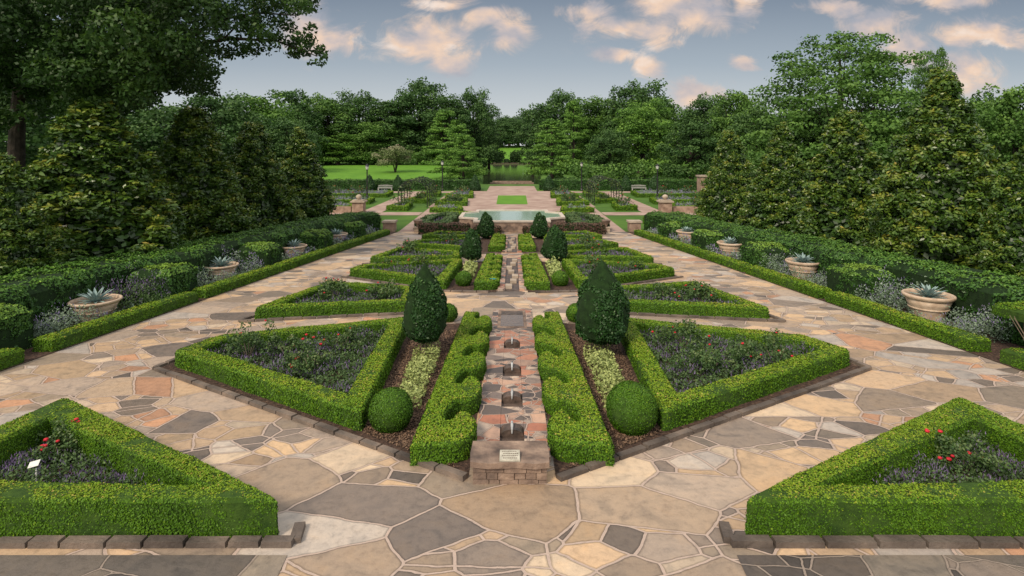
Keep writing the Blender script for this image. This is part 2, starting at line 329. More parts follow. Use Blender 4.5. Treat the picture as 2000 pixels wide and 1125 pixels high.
# ------------------------------------------------------------ terrain
xs=sorted(set(list(np.arange(-400,-39,30.))+list(np.arange(-40,41,2.))+list(np.arange(50,401,30.))+[-13,13,-9,9,-7,7,-5,5,-3,3]))
ys=sorted(set([-60,-20,0,40,60,80,90,95,98,100,104]+list(np.arange(110,260,6.))+list(np.arange(260,340,10.))+[400,500,700,1000]))
def pw(Y): return 4.3+ (Y-98)*.05
def tz(X,Y):
    z=zg(Y)
    if Y>=95:
        pondx=min(1,max(0,(pw(Y)+1.2-abs(X))/1.5)); py_=min(1,max(0,(Y-96)/4))*min(1,max(0,(243-Y)/5))
        z-=1.2*pondx*py_
    if X<=-12.9 and Y>100: z+=.03*(min(Y,152)-100)
    if Y>242 : z+=min((Y-242)*.115,8)
    return z
mb=MB(); vs=[(x,y,tz(x,y)) for y in ys for x in xs]; nx=len(xs)
mb.add(vs,[(j*nx+i,j*nx+i+1,(j+1)*nx+i+1,(j+1)*nx+i) for j in range(len(ys)-1) for i in range(nx-1)])
struct('lawn_ground',mb,M_grass)
def sheet(name,poly,off,mat,zf=zg):
    m=MB(); m.add([(p[0],p[1],zf(p[1])+off) for p in poly],[tuple(range(len(poly)))]); return struct(name,m,mat)
def xe(Y): return 10.6-(Y-13.2)*.0977
sheet('flagstone_paving',[(-16,-12),(16,-12),(16,-.001),(-16,-.001)],.02,M_flag)
sheet('flagstone_paving',[(-xe(0),0),(xe(0),0),(xe(40),40),(-xe(40),40)],.02,M_flag)
sheet('flagstone_paving',[(-xe(40),40),(xe(40),40),(8.2,57),(-8.2,57)],.02,M_redwalk)
for s in (-1,1):
    sheet('dark_flagstone_strip',[(s*2.35,5.0),(s*13,4.7),(s*13,6.2),(s*2.45,6.2)],.028,M_flagd)
    sheet('side_bed_soil',[(s*xe(5),5),(s*(xe(5)+5),5),(s*(xe(40)+5),40),(s*xe(40),40)],.03,M_soil)
    sheet('red_path',[(s*8.2,50),(s*26,50),(s*26,52.4),(s*8.2,52.4)],.024,M_redwalk)
    sheet('red_path',[(s*8.4,76),(s*26,76),(s*26,78.5),(s*8.4,78.5)],.024,M_redwalk)
    sheet('red_path',[(s*12,52.4),(s*14,52.4),(s*14,76),(s*12,76)],.024,M_redwalk)
    sheet('red_path',[(s*3.5,57),(s*8.4,57),(s*8.4,79),(s*3.5,79)],.026,M_redwalk)
sheet('central_walk',[(-3.5,57),(3.5,57),(3.5,90),(-3.5,90)],.022,M_redwalk)
sheet('lawn_panel',[(-1.65,60),(1.65,60),(1.75,71.5),(-1.75,71.5)],.03,M_grassb)
sheet('bright_lawn',[(-80,100),(-13.2,100),(-13.2,152),(-80,152)],.03,M_grassb,lambda Y:-1.6+.03*(Y-100))
sheet('far_lawn',[(-13,243),(13,243),(16,300),(-16,300)],.04,M_grassb,lambda Y:-1.6+.115*(Y-242))
m=MB(); m.add([(-pw(98)-1,97,-2.0),(pw(98)+1,97,-2.0),(pw(240)+1.4,242,-2.0),(-pw(240)-1.4,242,-2.0)],[(0,1,2,3)]); struct('pond_water',m,M_pond)
m=MB()
for i in range(3): m.box(-4.2+i*.2,4.2-i*.2,99.5+i*5,100.3+i*5,-2.3,-1.9)
struct('pond_step_edge',m,M_brick)
# ------------------------------------------------------------ kerbs
def kerb(pts,w=.12,h=.085,L0=.42):
    m=MB()
    for a,b in zip(pts[:-1],pts[1:]):
        a=Vector(a);b=Vector(b);d=b-a;L=d.length;d=d/L;n=Vector((-d.y,d.x));t=0
        while t<L-.05:
            l=min(L0*random.uniform(.7,1.25),L-t); p=a+d*(t+.008);q=a+d*(t+l-.008); hh=h*random.uniform(.88,1.08); ww=w*random.uniform(.92,1.05)
            cs=[p-n*ww/2,q-n*ww/2,q+n*ww/2,p+n*ww/2]
            k=.012; ctr=(p+q)/2
            ts=[c+(ctr-c).normalized()*k for c in cs]
            m.hexa([(c.x,c.y,zg(c.y)-.03) for c in cs],[(c.x,c.y,zg(c.y)+hh) for c in ts]); t+=l
    return struct('stone_kerb',m,M_curb)
# ------------------------------------------------------------ parterre beds
SN={-1:'left',1:'right'}
def mir(poly,s): return [(s*x,y) for x,y in poly]
beds={
 'A':([(2.6,6.5),(7.5,9.55),(7.75,6.5)],.50,.46,'front {} corner of the garden'),
 'B':([(2.4,9.1),(2.75,15.2),(6.9,13.5),(7.35,12.3)],.44,.36,'second bed on the {}'),
 'C':([(3.0,17.0),(3.15,19.2),(6.5,20.1),(7.35,16.1)],.40,.36,'third bed on the {}'),
 'D':([(2.35,20.2),(2.2,25.4),(6.2,23.9),(6.55,22.8)],.40,.36,'fourth bed on the {}'),
 'E':([(2.4,26.3),(2.5,28.0),(5.9,29.4),(6.5,25.9)],.38,.34,'fifth bed on the {}'),
 'F':([(1.9,29.3),(1.9,34.0),(5.2,32.8),(5.9,31.2)],.38,.34,'sixth bed on the {}'),
 'G':([(2.0,35.0),(2.1,36.6),(4.9,37.6),(5.6,35.0)],.38,.34,'last bed before the pool on the {}')}
for s in (-1,1):
    for k,(poly,w,h,txt) in beds.items():
        pl=mir(poly,s)
        ring_hedge(pl,w,h,'low clipped box hedge ringing the '+txt.format(SN[s]),'box hedges ringing the triangular flower beds')
        inn=offset(ccw(pl),w-.05)
        sheet('bed_soil',inn,.035,M_soil)
        Yc=sum(p[1] for p in pl)/len(pl)
        bed_plants(inn,'purple salvia filling the '+txt.format(SN[s]),hh=.24,size=.025+.0018*max(0,Yc-7),flow=.22,z0=.04)
    kerb([(s*2.50,6.72),(s*2.44,6.385),(s*13,6.35)],.13,.09,.5)
    kerb([(s*.62,7.72),(s*7.6,12.08)],.12,.085,.48); kerb([(s*7.6,12.08),(s*7.2,13.6)]); kerb([(s*7.2,13.6),(s*2.9,15.4)])
    kerb([(s*7.6,15.85),(s*2.9,16.8)]); kerb([(s*7.6,15.85),(s*6.7,20.3)])
    kerb([(s*.8,19.7),(s*2.4,19.9),(s*6.8,22.65)]); kerb([(s*6.8,25.7),(s*2.4,26.1)]); kerb([(s*.7,29.1),(s*1.9,29.1),(s*6.1,31.05)])
    sheet('mulch_strip',[(s*.6,7.8),(s*7.5,12.15),(s*7.1,13.4),(s*2.75,15.3),(s*.6,16.0)],.03,M_soil)
    sheet('mulch_strip',[(s*.55,19.8),(s*2.4,20.0),(s*6.7,22.7),(s*6.3,24.1),(s*2.3,25.6),(s*.55,27.6)],.03,M_soil)
    sheet('mulch_strip',[(s*.55,29.2),(s*1.9,29.2),(s*1.9,36.2),(s*.55,36.2)],.03,M_soil)
for s in (-1,1):
    x,y=inpoly([(s*.8,8.0),(s*2.4,9.1),(s*2.6,15),(s*1.2,15)],6500)
    p=np.stack([x,y,ZG(y)+.045],1); q=leafverts(p,np.tile([[0,0,1.]],(len(p),1)),rng.uniform(.012,.032,len(p)),2,.4)
    tag(qmesh('bark_litter',[(q,rng.random(len(p)),LM_mulch)]),'brown bark litter on the mulch strip, %s of the rill'%SN[s],'mulch',kind='stuff')
def catmull(pts,n=6):
    out=[]; p=[pts[0]]+pts+[pts[-1]]
    for i in range(1,len(p)-2):
        for k in range(n):
            t=k/n; a,b,c,d=[np.array(q) for q in p[i-1:i+3]]
            out.append(.5*((2*b)+(-a+c)*t+(2*a-5*b+4*c-d)*t*t+(-a+3*b-3*c+d)*t**3))
    out.append(np.array(pts[-1])); return out
def scroll(s,y0,y1,xo0,xo1,nw,h,label,rw=.5,size=None):
    ax=lambda y: xo0+(xo1-xo0)*(y-y0)/(y1-y0)
    per=(y1-y0)/nw; inner=[]
    for k in range(nw):
        b=y0+per*k
        for f,g in ((.02,.60),(.05,.78),(.13,.92),(.27,1.0),(.45,1.0),(.61,.93),(.72,.80),(.73,.67),(.65,.60),(.55,.56),(.50,.49),(.55,.42),(.66,.40),(.79,.42),(.90,.47),(.97,.53)):
            W_=.88-.12*(b+per*f-y0)/(y1-y0)
            inner.append((ax(b+per*f)-W_*g,b+per*f))
    inner=[tuple(q) for q in catmull(inner,3)]
    poly=ccw([(s*x,y) for x,y in inner]+[(s*ax(y1),y1),(s*ax((y0+y1)/2),(y0+y1)/2),(s*ax(y0),y0)])
    Q=lofts([(poly,0),(poly,h-.05),(offset(poly,.03),h)])+capq(offset(poly,.03),h)
    Yc=(y0+y1)/2
    return leafy('scroll_hedge',Q,LM_box,size or fsize(Yc),label,'hedge','scroll hedges beside the rill',bulge=.012,cov=1.8)
for s in (-1,1):
    scroll(s,8.1,15.8,1.44,1.3,5,.34,'curled scroll box hedge along the nearest rill section, %s side'%SN[s])
    scroll(s,20.1,27.2,1.34,1.2,5,.34,'curled scroll box hedge along the middle rill section, %s side'%SN[s])
    scroll(s,29.8,36.0,1.24,1.15,4,.34,'curled scroll box hedge along the farthest rill section, %s side'%SN[s])
# ------------------------------------------------------------ topiary
def revolve_q(prof,c,seg=20,wob=0):
    Q=[]
    for (r0,z0),(r1,z1) in zip(prof[:-1],prof[1:]):
        for k in range(seg):
            a=2*math.pi*k/seg;b=2*math.pi*(k+1)/seg
            Q.append([(c[0]+r0*math.cos(a),c[1]+r0*math.sin(a),c[2]+z0),(c[0]+r0*math.cos(b),c[1]+r0*math.sin(b),c[2]+z0),(c[0]+r1*math.cos(b),c[1]+r1*math.sin(b),c[2]+z1),(c[0]+r1*math.cos(a),c[1]+r1*math.sin(a),c[2]+z1)])
    return Q
def holly(x,Y,r,h,label,size,trunk=.3):
    t=thing('holly_tree',label,'tree',(x,Y,zg(Y)),0,'clipped cone hollies beside the rill')
    z0=trunk; H=h-z0
    prof=[(.02,z0),(r*.5,z0+.01*H),(r*.84,z0+.07*H),(r*.98,z0+.18*H),(r*.98,z0+.3*H),(r*.90,z0+.45*H),(r*.72,z0+.62*H),(r*.50,z0+.77*H),(r*.28,z0+.89*H),(r*.12,z0+.97*H),(.01,z0+H)]
    leafy('crown',revolve_q(prof,(0,0,0)),LM_holly,size,None,None,parent=t,bulge=.085*r/.6,cov=2.4,top=.3,jit=.85,bias=.06,asp=1.8)
    m=MB()
    for k in range(4):
        a=k*1.57+.3; m.tube([(math.cos(a)*.03,math.sin(a)*.03,0),(math.cos(a)*.06,math.sin(a)*.06,z0*.6),(math.cos(a)*.12,math.sin(a)*.12,z0+.25)],[.03,.025,.018],6)
    m.build('trunk',M_twig,t); return t
holly(-2.0,13.0,.50,2.12,'nearest dark green clipped cone holly on the left of the rill',.036,.40)
holly(2.06,13.0,.61,2.2,'nearest dark green clipped cone holly on the right of the rill',.036,.38)
holly(-1.9,26.4,.5,1.6,'middle clipped cone holly on the left of the rill',.055,.2)
holly(1.98,26.2,.60,1.8,'middle clipped cone holly on the right of the rill',.055,.2)
holly(-1.65,35.7,.53,1.75,'farthest clipped cone holly on the left, near the pool',.07,.15)
holly(1.72,35.7,.54,1.72,'farthest clipped cone holly on the right, near the pool',.07,.15)
def ball(x,Y,r,label):
    prof=[(r*math.cos(a)*1.0,r*.92+r*math.sin(a)) for a in np.linspace(-1.4,1.57,12)]
    leafy('box_ball',revolve_q(prof,(x,Y,zg(Y)-.02)),LM_box,fsize(Y)*.95,label,'shrub','clipped box balls at the ends of the strips',bulge=.014,cov=2,bias=-.1,top=.14)
ball(-1.98,9.3,.35,'round clipped box ball at the near end of the left mulch strip')
ball(1.95,9.25,.41,'round clipped box ball at the near end of the right mulch strip')
ball(-1.8,16.0,.27,'round box ball behind the nearest left holly'); ball(1.8,16.0,.27,'round box ball behind the nearest right holly')
ball(-1.78,21,.3,'small box ball before the middle rill section, left side'); ball(1.78,21,.3,'small box ball before the middle rill section, right side')
for s in (-1,1):
    for (ya,yb,xa,xb,n) in ((9.9,13.0,1.62,2.05,1),(22,25.4,1.5,1.9,2)):
        bed_plants([(s*xa,ya),(s*(xb+.05),ya),(s*(xb+.2),yb),(s*xa,yb)],'pale yellow green variegated plants in the %s strip beside the %s rill section'%(SN[s],('nearest','middle')[n-1]),LM_yel,.36,.034*n,flow=0,name='variegated_planting',cat='plants')
# ------------------------------------------------------------ rose bushes
M_redp=noisemat('red_rose_petal',[(.3,(.42,.008,.02)),(.7,(.68,.035,.055))],30,.5,.2)
def bloom_mesh():
    bm=bmesh.new(); bmesh.ops.create_icosphere(bm,subdivisions=2,radius=1)
    for v in bm.verts: v.co*=1+.18*math.sin(v.co.x*9+v.co.z*7)*math.cos(v.co.y*8)
    me=bpy.data.meshes.new('bloom'); bm.to_mesh(me); bm.free(); me.materials.append(M_redp); return me
BL=bloom_mesh()
def rose(x,Y,r,h,nb,label,size=None,seed=0):
    t=thing('rose_bush',label,'rose bush',(x,Y,zg(Y)),0,'rose bushes in the hedged beds')
    K=18; cs=np.stack([rng.normal(size=K)*r*.6,rng.normal(size=K)*r*.5,rng.uniform(.3,1.0,K)*h],1); n=int(2200 if Y<12 else 1200 if Y<20 else 320)
    i=rng.integers(0,K,n); d=unit(rng.normal(size=(n,3))); p=cs[i]+d*r*.34*rng.uniform(.5,1.1,(n,1)); p[:,2]=np.abs(p[:,2])
    size=size or fsize(Y)*1.5
    qmesh('foliage',[(leafverts(p,d,size*rng.uniform(.7,1.3,n),1.6,.8),np.clip(.2+.5*rng.random(n)+.25*d[:,2],0,1),LM_rose)],t)
    m=MB()
    for k in range(5):
        a=k*1.3; m.tube([(0,0,0),(math.cos(a)*r*.4,math.sin(a)*r*.4,h*.7)],[.012,.006],5)
    m.build('stems',M_twig,t)
    cl=[cs[k] for k in range(3)]
    for k in range(nb):
        c=cl[k%3] if Y<12 else cs[k%K]; o=bpy.data.objects.new('bloom',BL); C.objects.link(o); o.parent=t
        br=random.uniform(.018,.03)*(1+Y*.012); o.scale=(br,br,br*.7); o.location=(c[0]+random.uniform(-.25,.25)*r,c[1]-abs(random.uniform(0,.3))*r,c[2]+r*.3+random.uniform(-.05,.05))
roses=[(115,905,.36,.42,8,'front left bed, with the white label beside it'),(1885,925,.38,.42,9,'front right bed'),
(485,705,.45,.65,3,'left corner of the second left bed'),(612,735,.46,.6,7,'middle of the second left bed'),(668,690,.36,.55,4,'back of the second left bed'),
(560,700,.34,.42,2,'second left bed, between the corner and middle bushes'),(1335,690,.44,.65,4,'back of the second right bed'),(1390,735,.46,.58,2,'middle of the second right bed'),(1515,722,.48,.65,5,'right corner of the second right bed'),(1450,712,.36,.45,1,'second right bed, between the middle and corner bushes'),
(655,590,.5,.6,5,'third left bed, left of centre'),(745,594,.45,.55,4,'third left bed, right of centre'),(1300,592,.45,.55,2,'third right bed, left of centre'),(1370,596,.5,.6,6,'third right bed, right of centre'),
(760,530,.4,.5,2,'fourth left bed, left'),(822,527,.5,.75,3,'fourth left bed, right'),(1165,532,.5,.7,3,'fourth right bed, left'),(1235,534,.4,.5,3,'fourth right bed, right'),
(800,500,.5,.7,2,'fifth left bed'),(1165,500,.5,.7,3,'fifth right bed'),(880,482,.5,.7,4,'sixth left bed'),(1140,484,.5,.7,4,'sixth right bed')]
for px,py,r,h,nb,l in roses:
    x,Y=P(px,py); rose(x,Y,r,h,nb,'leafy rose bush with red blooms, '+l)
# ------------------------------------------------------------ rill
def rill(y0,y1,w,label,basins,pool=None):
    t=thing('stone_rill',label,'water channel',(0,0,0))
    wi=.19; m=MB(); zt=lambda p:zg(p[1])+.10
    for s in (-1,1): m.prism(ccw([(s*wi,y0),(s*w/2,y0),(s*w/2,y1),(s*wi,y1)]),lambda p:zg(p[1])-.1,zt)
    for i,b in enumerate(basins):
        a0=b+.22; b0=(basins[i+1]-.34) if i+1<len(basins) else pool[0]
        m.prism([(-wi+.003,a0),(wi-.003,a0),(wi-.003,b0),(-wi+.003,b0)],lambda p:zg(p[1])-.1,lambda p:zg(p[1])+.094)
    m.prism([(-wi+.003,y0),(wi-.003,y0),(wi-.003,basins[0]-.34),(-wi+.003,basins[0]-.34)],lambda p:zg(p[1])-.1,lambda p:zg(p[1])+.094)
    m.build('coping',M_rillflag,t)
    m=MB(); m.prism([(-wi,y0),(wi,y0),(wi,y1),(-wi,y1)],lambda p:zg(p[1])-.12,lambda p:zg(p[1])+.03); m.build('water',M_dark,t)
    for b in basins:
        m=MB(); n=14; z=zg(b)
        prof=[(wi*.97*math.cos(a),z+.02+.13*math.sin(a)**.7) for a in np.linspace(0,math.pi,n)]
        vs=[(x,b+.0,zz) for x,zz in prof]+[(x,b+.22,zz) for x,zz in prof]
        m.add(vs,[tuple(range(n)),tuple(range(2*n-1,n-1,-1))]+[(i,i+1,n+i+1,n+i) for i in range(n-1)]+[(n-1,0,n,2*n-1)])
        wv=m.build('weir_stone',M_dark,t)
        m=MB(); m.tube([(0,b+.26,z+.14),(0,b+.18,z+.185),(0,b+.08,z+.19),(0,b-.005,z+.155),(0,b-.02,z+.10)],[.016,.022,.024,.018,.010],7); m.build('spout',M_spout,wv)
    return t
t=rill(8.2,17.0,1.12,'nearest flagstone rill with domed dark weirs and white spouts',[8.95,10.3,11.8,13.6],(15,17))
m=MB(); m.prism([(-.39,15.0),(.39,15.0),(.39,16.9),(-.39,16.9)],lambda p:zg(p[1])-.1,lambda p:zg(p[1])+.106); m.build('basin_wall',M_stone,t)
m=MB(); m.prism([(-.31,15.1),(.31,15.1),(.31,16.3),(-.31,16.3)],lambda p:zg(p[1])-.1,lambda p:zg(p[1])+.112); m.build('basin_water',M_rillw,t)
m=MB(); m.prism([(-.31,16.32),(.31,16.32),(.31,16.75),(-.31,16.75)],lambda p:zg(p[1])-.1,lambda p:zg(p[1])+.113); m.build('basin_ledge',M_dark,t)
def casc(y0,y1,label):
    t=thing('stone_rill',label,'water channel',(0,0,0)); m=MB()
    for s in (-1,1): m.prism(ccw([(s*.26,y0),(s*.5,y0),(s*.5,y1),(s*.26,y1)]),lambda p:zg(p[1])-.1,lambda p:zg(p[1])+.1)
    m.build('coping',M_rillflag,t); m=MB(); m.prism([(-.26,y0),(.26,y0),(.26,y1),(-.26,y1)],lambda p:zg(p[1])-.1,lambda p:zg(p[1])+.04); m.build('water',M_dark,t)
    y=y0+.3;k=0
    while y<y1-.5:
        m=MB(); x=(-.12,.05,.12,-.03)[k%4]; m.prism([(x-.12,y),(x+.12,y),(x+.12,y+.45),(x-.12,y+.45)],lambda p:zg(p[1])-.05,lambda p:zg(p[1])+.14); m.build('step_stone',M_cap,t); y+=1.0;k+=1
casc(20.0,27.6,'middle rill section of stepped stones beyond the crossing path'); casc(29.6,36.4,'farthest rill section of stepped stones leading to the pool')
t=thing('stone_plinth','rough stone block with pale plaque at the near end of the rill','plinth',(-.03,7.75,zg(7.75)))
m=MB()
for k,(z0,z1) in enumerate(((0,.08),(.087,.17),(.177,.245))):
    x=-.5
    while x<.49:
        w=random.uniform(.14,.34); x2=min(x+w,.5); m.box(x+.004,x2-.004,-.12+random.uniform(-.022,.012),.5,z0-.02*(k==0),z1); x=x2
m.box(-.49,.49,-.09,.48,0,.24); m.build('course_blocks',M_stone,t)
m=MB(); m.prism([(-.53,-.13),(-.3,-.17),(.1,-.15),(.35,-.18),(.53,-.14),(.545,.1),(.52,.42),(-.53,.42),(-.545,.1)],.25,.325); m.build('cap_slab',M_stone,t)
m=MB(); m.hexa([(-.14,-.13,.33),(.14,-.13,.33),(.14,.07,.33),(-.14,.07,.33)],[(-.135,-.125,.35),(.135,-.125,.35),(.135,.065,.385),(-.135,.065,.385)]); pq=m.build('plaque',M_plaque,t)
for k in range(4):
    m=MB(); y=.035-.042*k; zz=.35+.035*(y+.125)/.19+.002
    x=-.105+.015*(k%2)
    while x<.095:
        w=random.uniform(.01,.022); m.box(x,x+w,y-.006,y+.006,zz-.004,zz+.002); x+=w+.008
    m.build('inscription_line',M_curb,pq)
# ------------------------------------------------------------ side beds
bays=[(7.6,12.5),(13.2,18.4),(18.8,23.5),(23.8,28.5),(28.8,33.6),(33.9,38.2)]
NM=['nearest','second nearest','third nearest','fourth nearest','fifth nearest','farthest']
def slab(s,y0,y1,a,b): return [(s*(xe(y0)+a),y0),(s*(xe(y0)+b),y0),(s*(xe(y1)+b),y1),(s*(xe(y1)+a),y1)]
for s in (-1,1):
    for k,(a,b) in enumerate(bays):
        block_hedge(slab(s,a,b,.05,.52),.36,'%s low box hedge edging the %s side path'%(NM[k],SN[s]),'low box hedges edging the side paths')
    nb=15; outer=[]; inner=[]
    for i in range(nb):
        y=9+(41-9)*i/(nb-1); inner.append((s*(xe(y)+1.95+.35*math.sin(i*2.1)),y)); outer.append((s*(xe(y)+4.1),y))
    block_hedge(inner+outer[::-1],1.28,'tall dark clipped hedge behind the urns along the %s side bed'%SN[s],None,LM_dk,.05,'tall_hedge',bulge=.12,top=.36,c=.2,cov=1.9)
    for k,yc in enumerate((12.9,18.9,24.7,30.2,35.2)):
        if k==0 and s==1: continue
        hh=1.08
        block_hedge([(s*(xe(yc)+.8),yc-.75),(s*(xe(yc)+2.1),yc-.95),(s*(xe(yc)+2.5),yc+.95),(s*(xe(yc)+.8),yc+.7)],hh,'%s dark hedge block jutting towards the path, %s side bed'%(NM[k],SN[s]),'dark hedge blocks between the urns',LM_dk,.036+.006*k,'hedge_block',bulge=.08,top=.56,c=.2,cov=1.8,bias=.1)
t=thing('leggy_shrub','clipped shrub with bare twiggy stems at the right edge of the view','shrub',(0,0,0))
yc=12.6; block_hedge([(xe(yc)+.55,yc-.7),(xe(yc)+3,yc-.9),(xe(yc)+3,yc+.8),(xe(yc)+.55,yc+.7)],1.15,None,None,LM_box,.028,'foliage',h0=.9,parent=t,cat=None,bulge=.06,bias=-.05)
m=MB()
for k in range(70):
    bx=xe(yc)+.9+random.choice([0,.55,1.2,1.8])+random.uniform(-.08,.08); by=yc+random.uniform(-.3,.2); z=zg(yc)
    tx=bx+random.uniform(-.55,.55); ty=by+random.uniform(-.5,.3)
    m.tube([(bx,by,z),((bx+tx)/2+random.uniform(-.08,.08),(by+ty)/2,z+.5),(tx,ty,z+1.0)],[.012,.008,.005],5)
m.build('stems',M_twig,t)
def urn(x,Y,label,sz=1.0):
    t=thing('planter_urn',label,'planter',(x,Y,zg(Y)+.03),0,'cream terracotta planters in the side beds'); t.scale=(1,1,sz)
    m=MB(); m.lathe([(.34,0),(.36,.05),(.35,.1),(.42,.3),(.50,.5),(.56,.66)],seg=32); m.build('bowl',M_terra,t,True)
    m=MB(); m.lathe([(.56,.65),(.60,.68),(.63,.73),(.625,.77),(.59,.785),(.56,.76),(.54,.66)],seg=32,caps=False); m.build('rim',M_terra,t,True)
    m=MB(); m.lathe([(.47,.38),(.49,.40),(.485,.42),(.475,.43)],seg=32,caps=False); m.build('band',M_terra,t,True)
    m=MB(); m.lathe([(.01,.66),(.555,.655)],seg=24,caps=False); m.build('soil',M_soil,t); return t
def agave(x,Y,label,z=.68,sc_=1):
    t=thing('agave_plant',label,'agave',(x,Y,zg(Y)+z),0,'blue grey agaves in the planters'); m=MB()
    for ringi,(n,el,L) in enumerate(((12,.25,.48),(11,.6,.48),(9,.95,.44),(5,1.25,.38))):
        for k in range(n):
            a=2*math.pi*k/n+ringi*.4+random.uniform(-.12,.12); e=el+random.uniform(-.1,.1); l=L*random.uniform(.85,1.1)*sc_
            vs=[]
            for j,(tt,w) in enumerate(((0,.03),(.3,.048),(.6,.042),(.85,.022),(1,.002))):
                rr=l*tt*math.cos(e-.25*tt); zz=l*tt*math.sin(e-.1*tt)+.02; c=Vector((math.cos(a)*rr,math.sin(a)*rr,zz)); n_=Vector((-math.sin(a),math.cos(a),0))
                vs+= [c-n_*w+Vector((0,0,w*.4)),c-Vector((0,0,w*.25)),c+n_*w+Vector((0,0,w*.4))]
            m.add(vs,[(3*j+i,3*j+i+1,3*j+4+i,3*j+3+i) for j in range(4) for i in (0,1)])
    m.build('leaves',M_agave,t); return t
for s in (-1,1):
    for k,(Y,dx) in enumerate(((15.9,1.3),(21.9,1.45),(27.6,1.4),(33,1.5))):
        x=s*(xe(Y)+dx); sz=.8 if s==-1 else 1.0
        urn(x,Y,'cream terracotta bowl planter, %s one in the %s side bed'%(NM[k],SN[s]),sz)
        agave(x,Y,'spiky blue grey agave in the %s planter of the %s side bed'%(NM[k],SN[s]),.03+.655*sz)
    for k,(a,b) in enumerate(((13.8,18),(20.0,23.5),(25.8,28.6),(31.2,33.8),(36.2,38))):
        mt=LM_salvia if (s==-1 and k<1) else LM_sage
        if k<2:
            bed_plants(slab(s,a,15.2,.56,1.9) if k==0 else slab(s,a,21.2,.56,1.9),'silvery plants before the %s urn, %s side bed'%(NM[k],SN[s]),LM_sage,.7,.034,flow=.12,name='side_bed_planting',cat='plants')
            bed_plants(slab(s,16.6,b,.56,2.0) if k==0 else slab(s,22.6,b,.56,2.0),'%s plants beyond the %s urn, %s side bed'%('silvery' if (s==1 or k) else 'tall blue purple',NM[k],SN[s]),mt,1.0,.038,flow=.4 if s==-1 else .12,name='side_bed_planting',cat='plants')
            y1_,y2_=(15.2,16.6) if k==0 else (21.2,22.6)
            bed_plants(slab(s,y1_,y2_,.55,.85),'low silvery plants in front of the %s urn, %s side bed'%(NM[k],SN[s]),LM_sage,.48,.034,flow=.1,name='side_bed_planting',cat='plants')
        else: bed_plants(slab(s,a,b,.65,1.6),'grey green plants around the %s urn, %s side bed'%(NM[min(k,4)],SN[s]),LM_sage,.6,.07,flow=.2,name='side_bed_planting',cat='plants')
# ------------------------------------------------------------ pool
t=thing('fountain_pool','raised stone pool with pale coping and green water at the end of the rill','pool',(0,0,0))
out=ccw([(-2.7,39.4),(2.7,39.4),(2.7,40.9),(3.9,41.6),(3.9,44.6),(2.9,45.4),(2.9,46.8),(-2.9,46.8),(-2.9,45.4),(-3.9,44.6),(-3.9,41.6),(-2.7,40.9)])
zt=-.75; m=MB(); i1=offset(out,.06); i2=offset(out,.34)
def ringmesh(m,a,b,z0,z1):
    n=len(a); vs=[(p[0],p[1],z0) for p in a]+[(p[0],p[1],z1) for p in a]+[(p[0],p[1],z1) for p in b]+[(p[0],p[1],z0) for p in b]
    fs=[]
    for i in range(n):
        j=(i+1)%n; fs+=[(i,j,n+j,n+i),(n+i,n+j,2*n+j,2*n+i),(2*n+i,2*n+j,3*n+j,3*n+i),(3*n+i,3*n+j,j,i)]
    m.add(vs,fs)
ringmesh(m,i1,i2,-1.65,zt-.1); m.build('wall',M_stone,t)
m=MB(); ringmesh(m,out,offset(out,.28),zt-.1,zt+.02); m.build('coping',M_pool,t)
m=MB(); m.prism(offset(out,.26),-1.3,zt-.04); m.build('water',M_poolw,t)
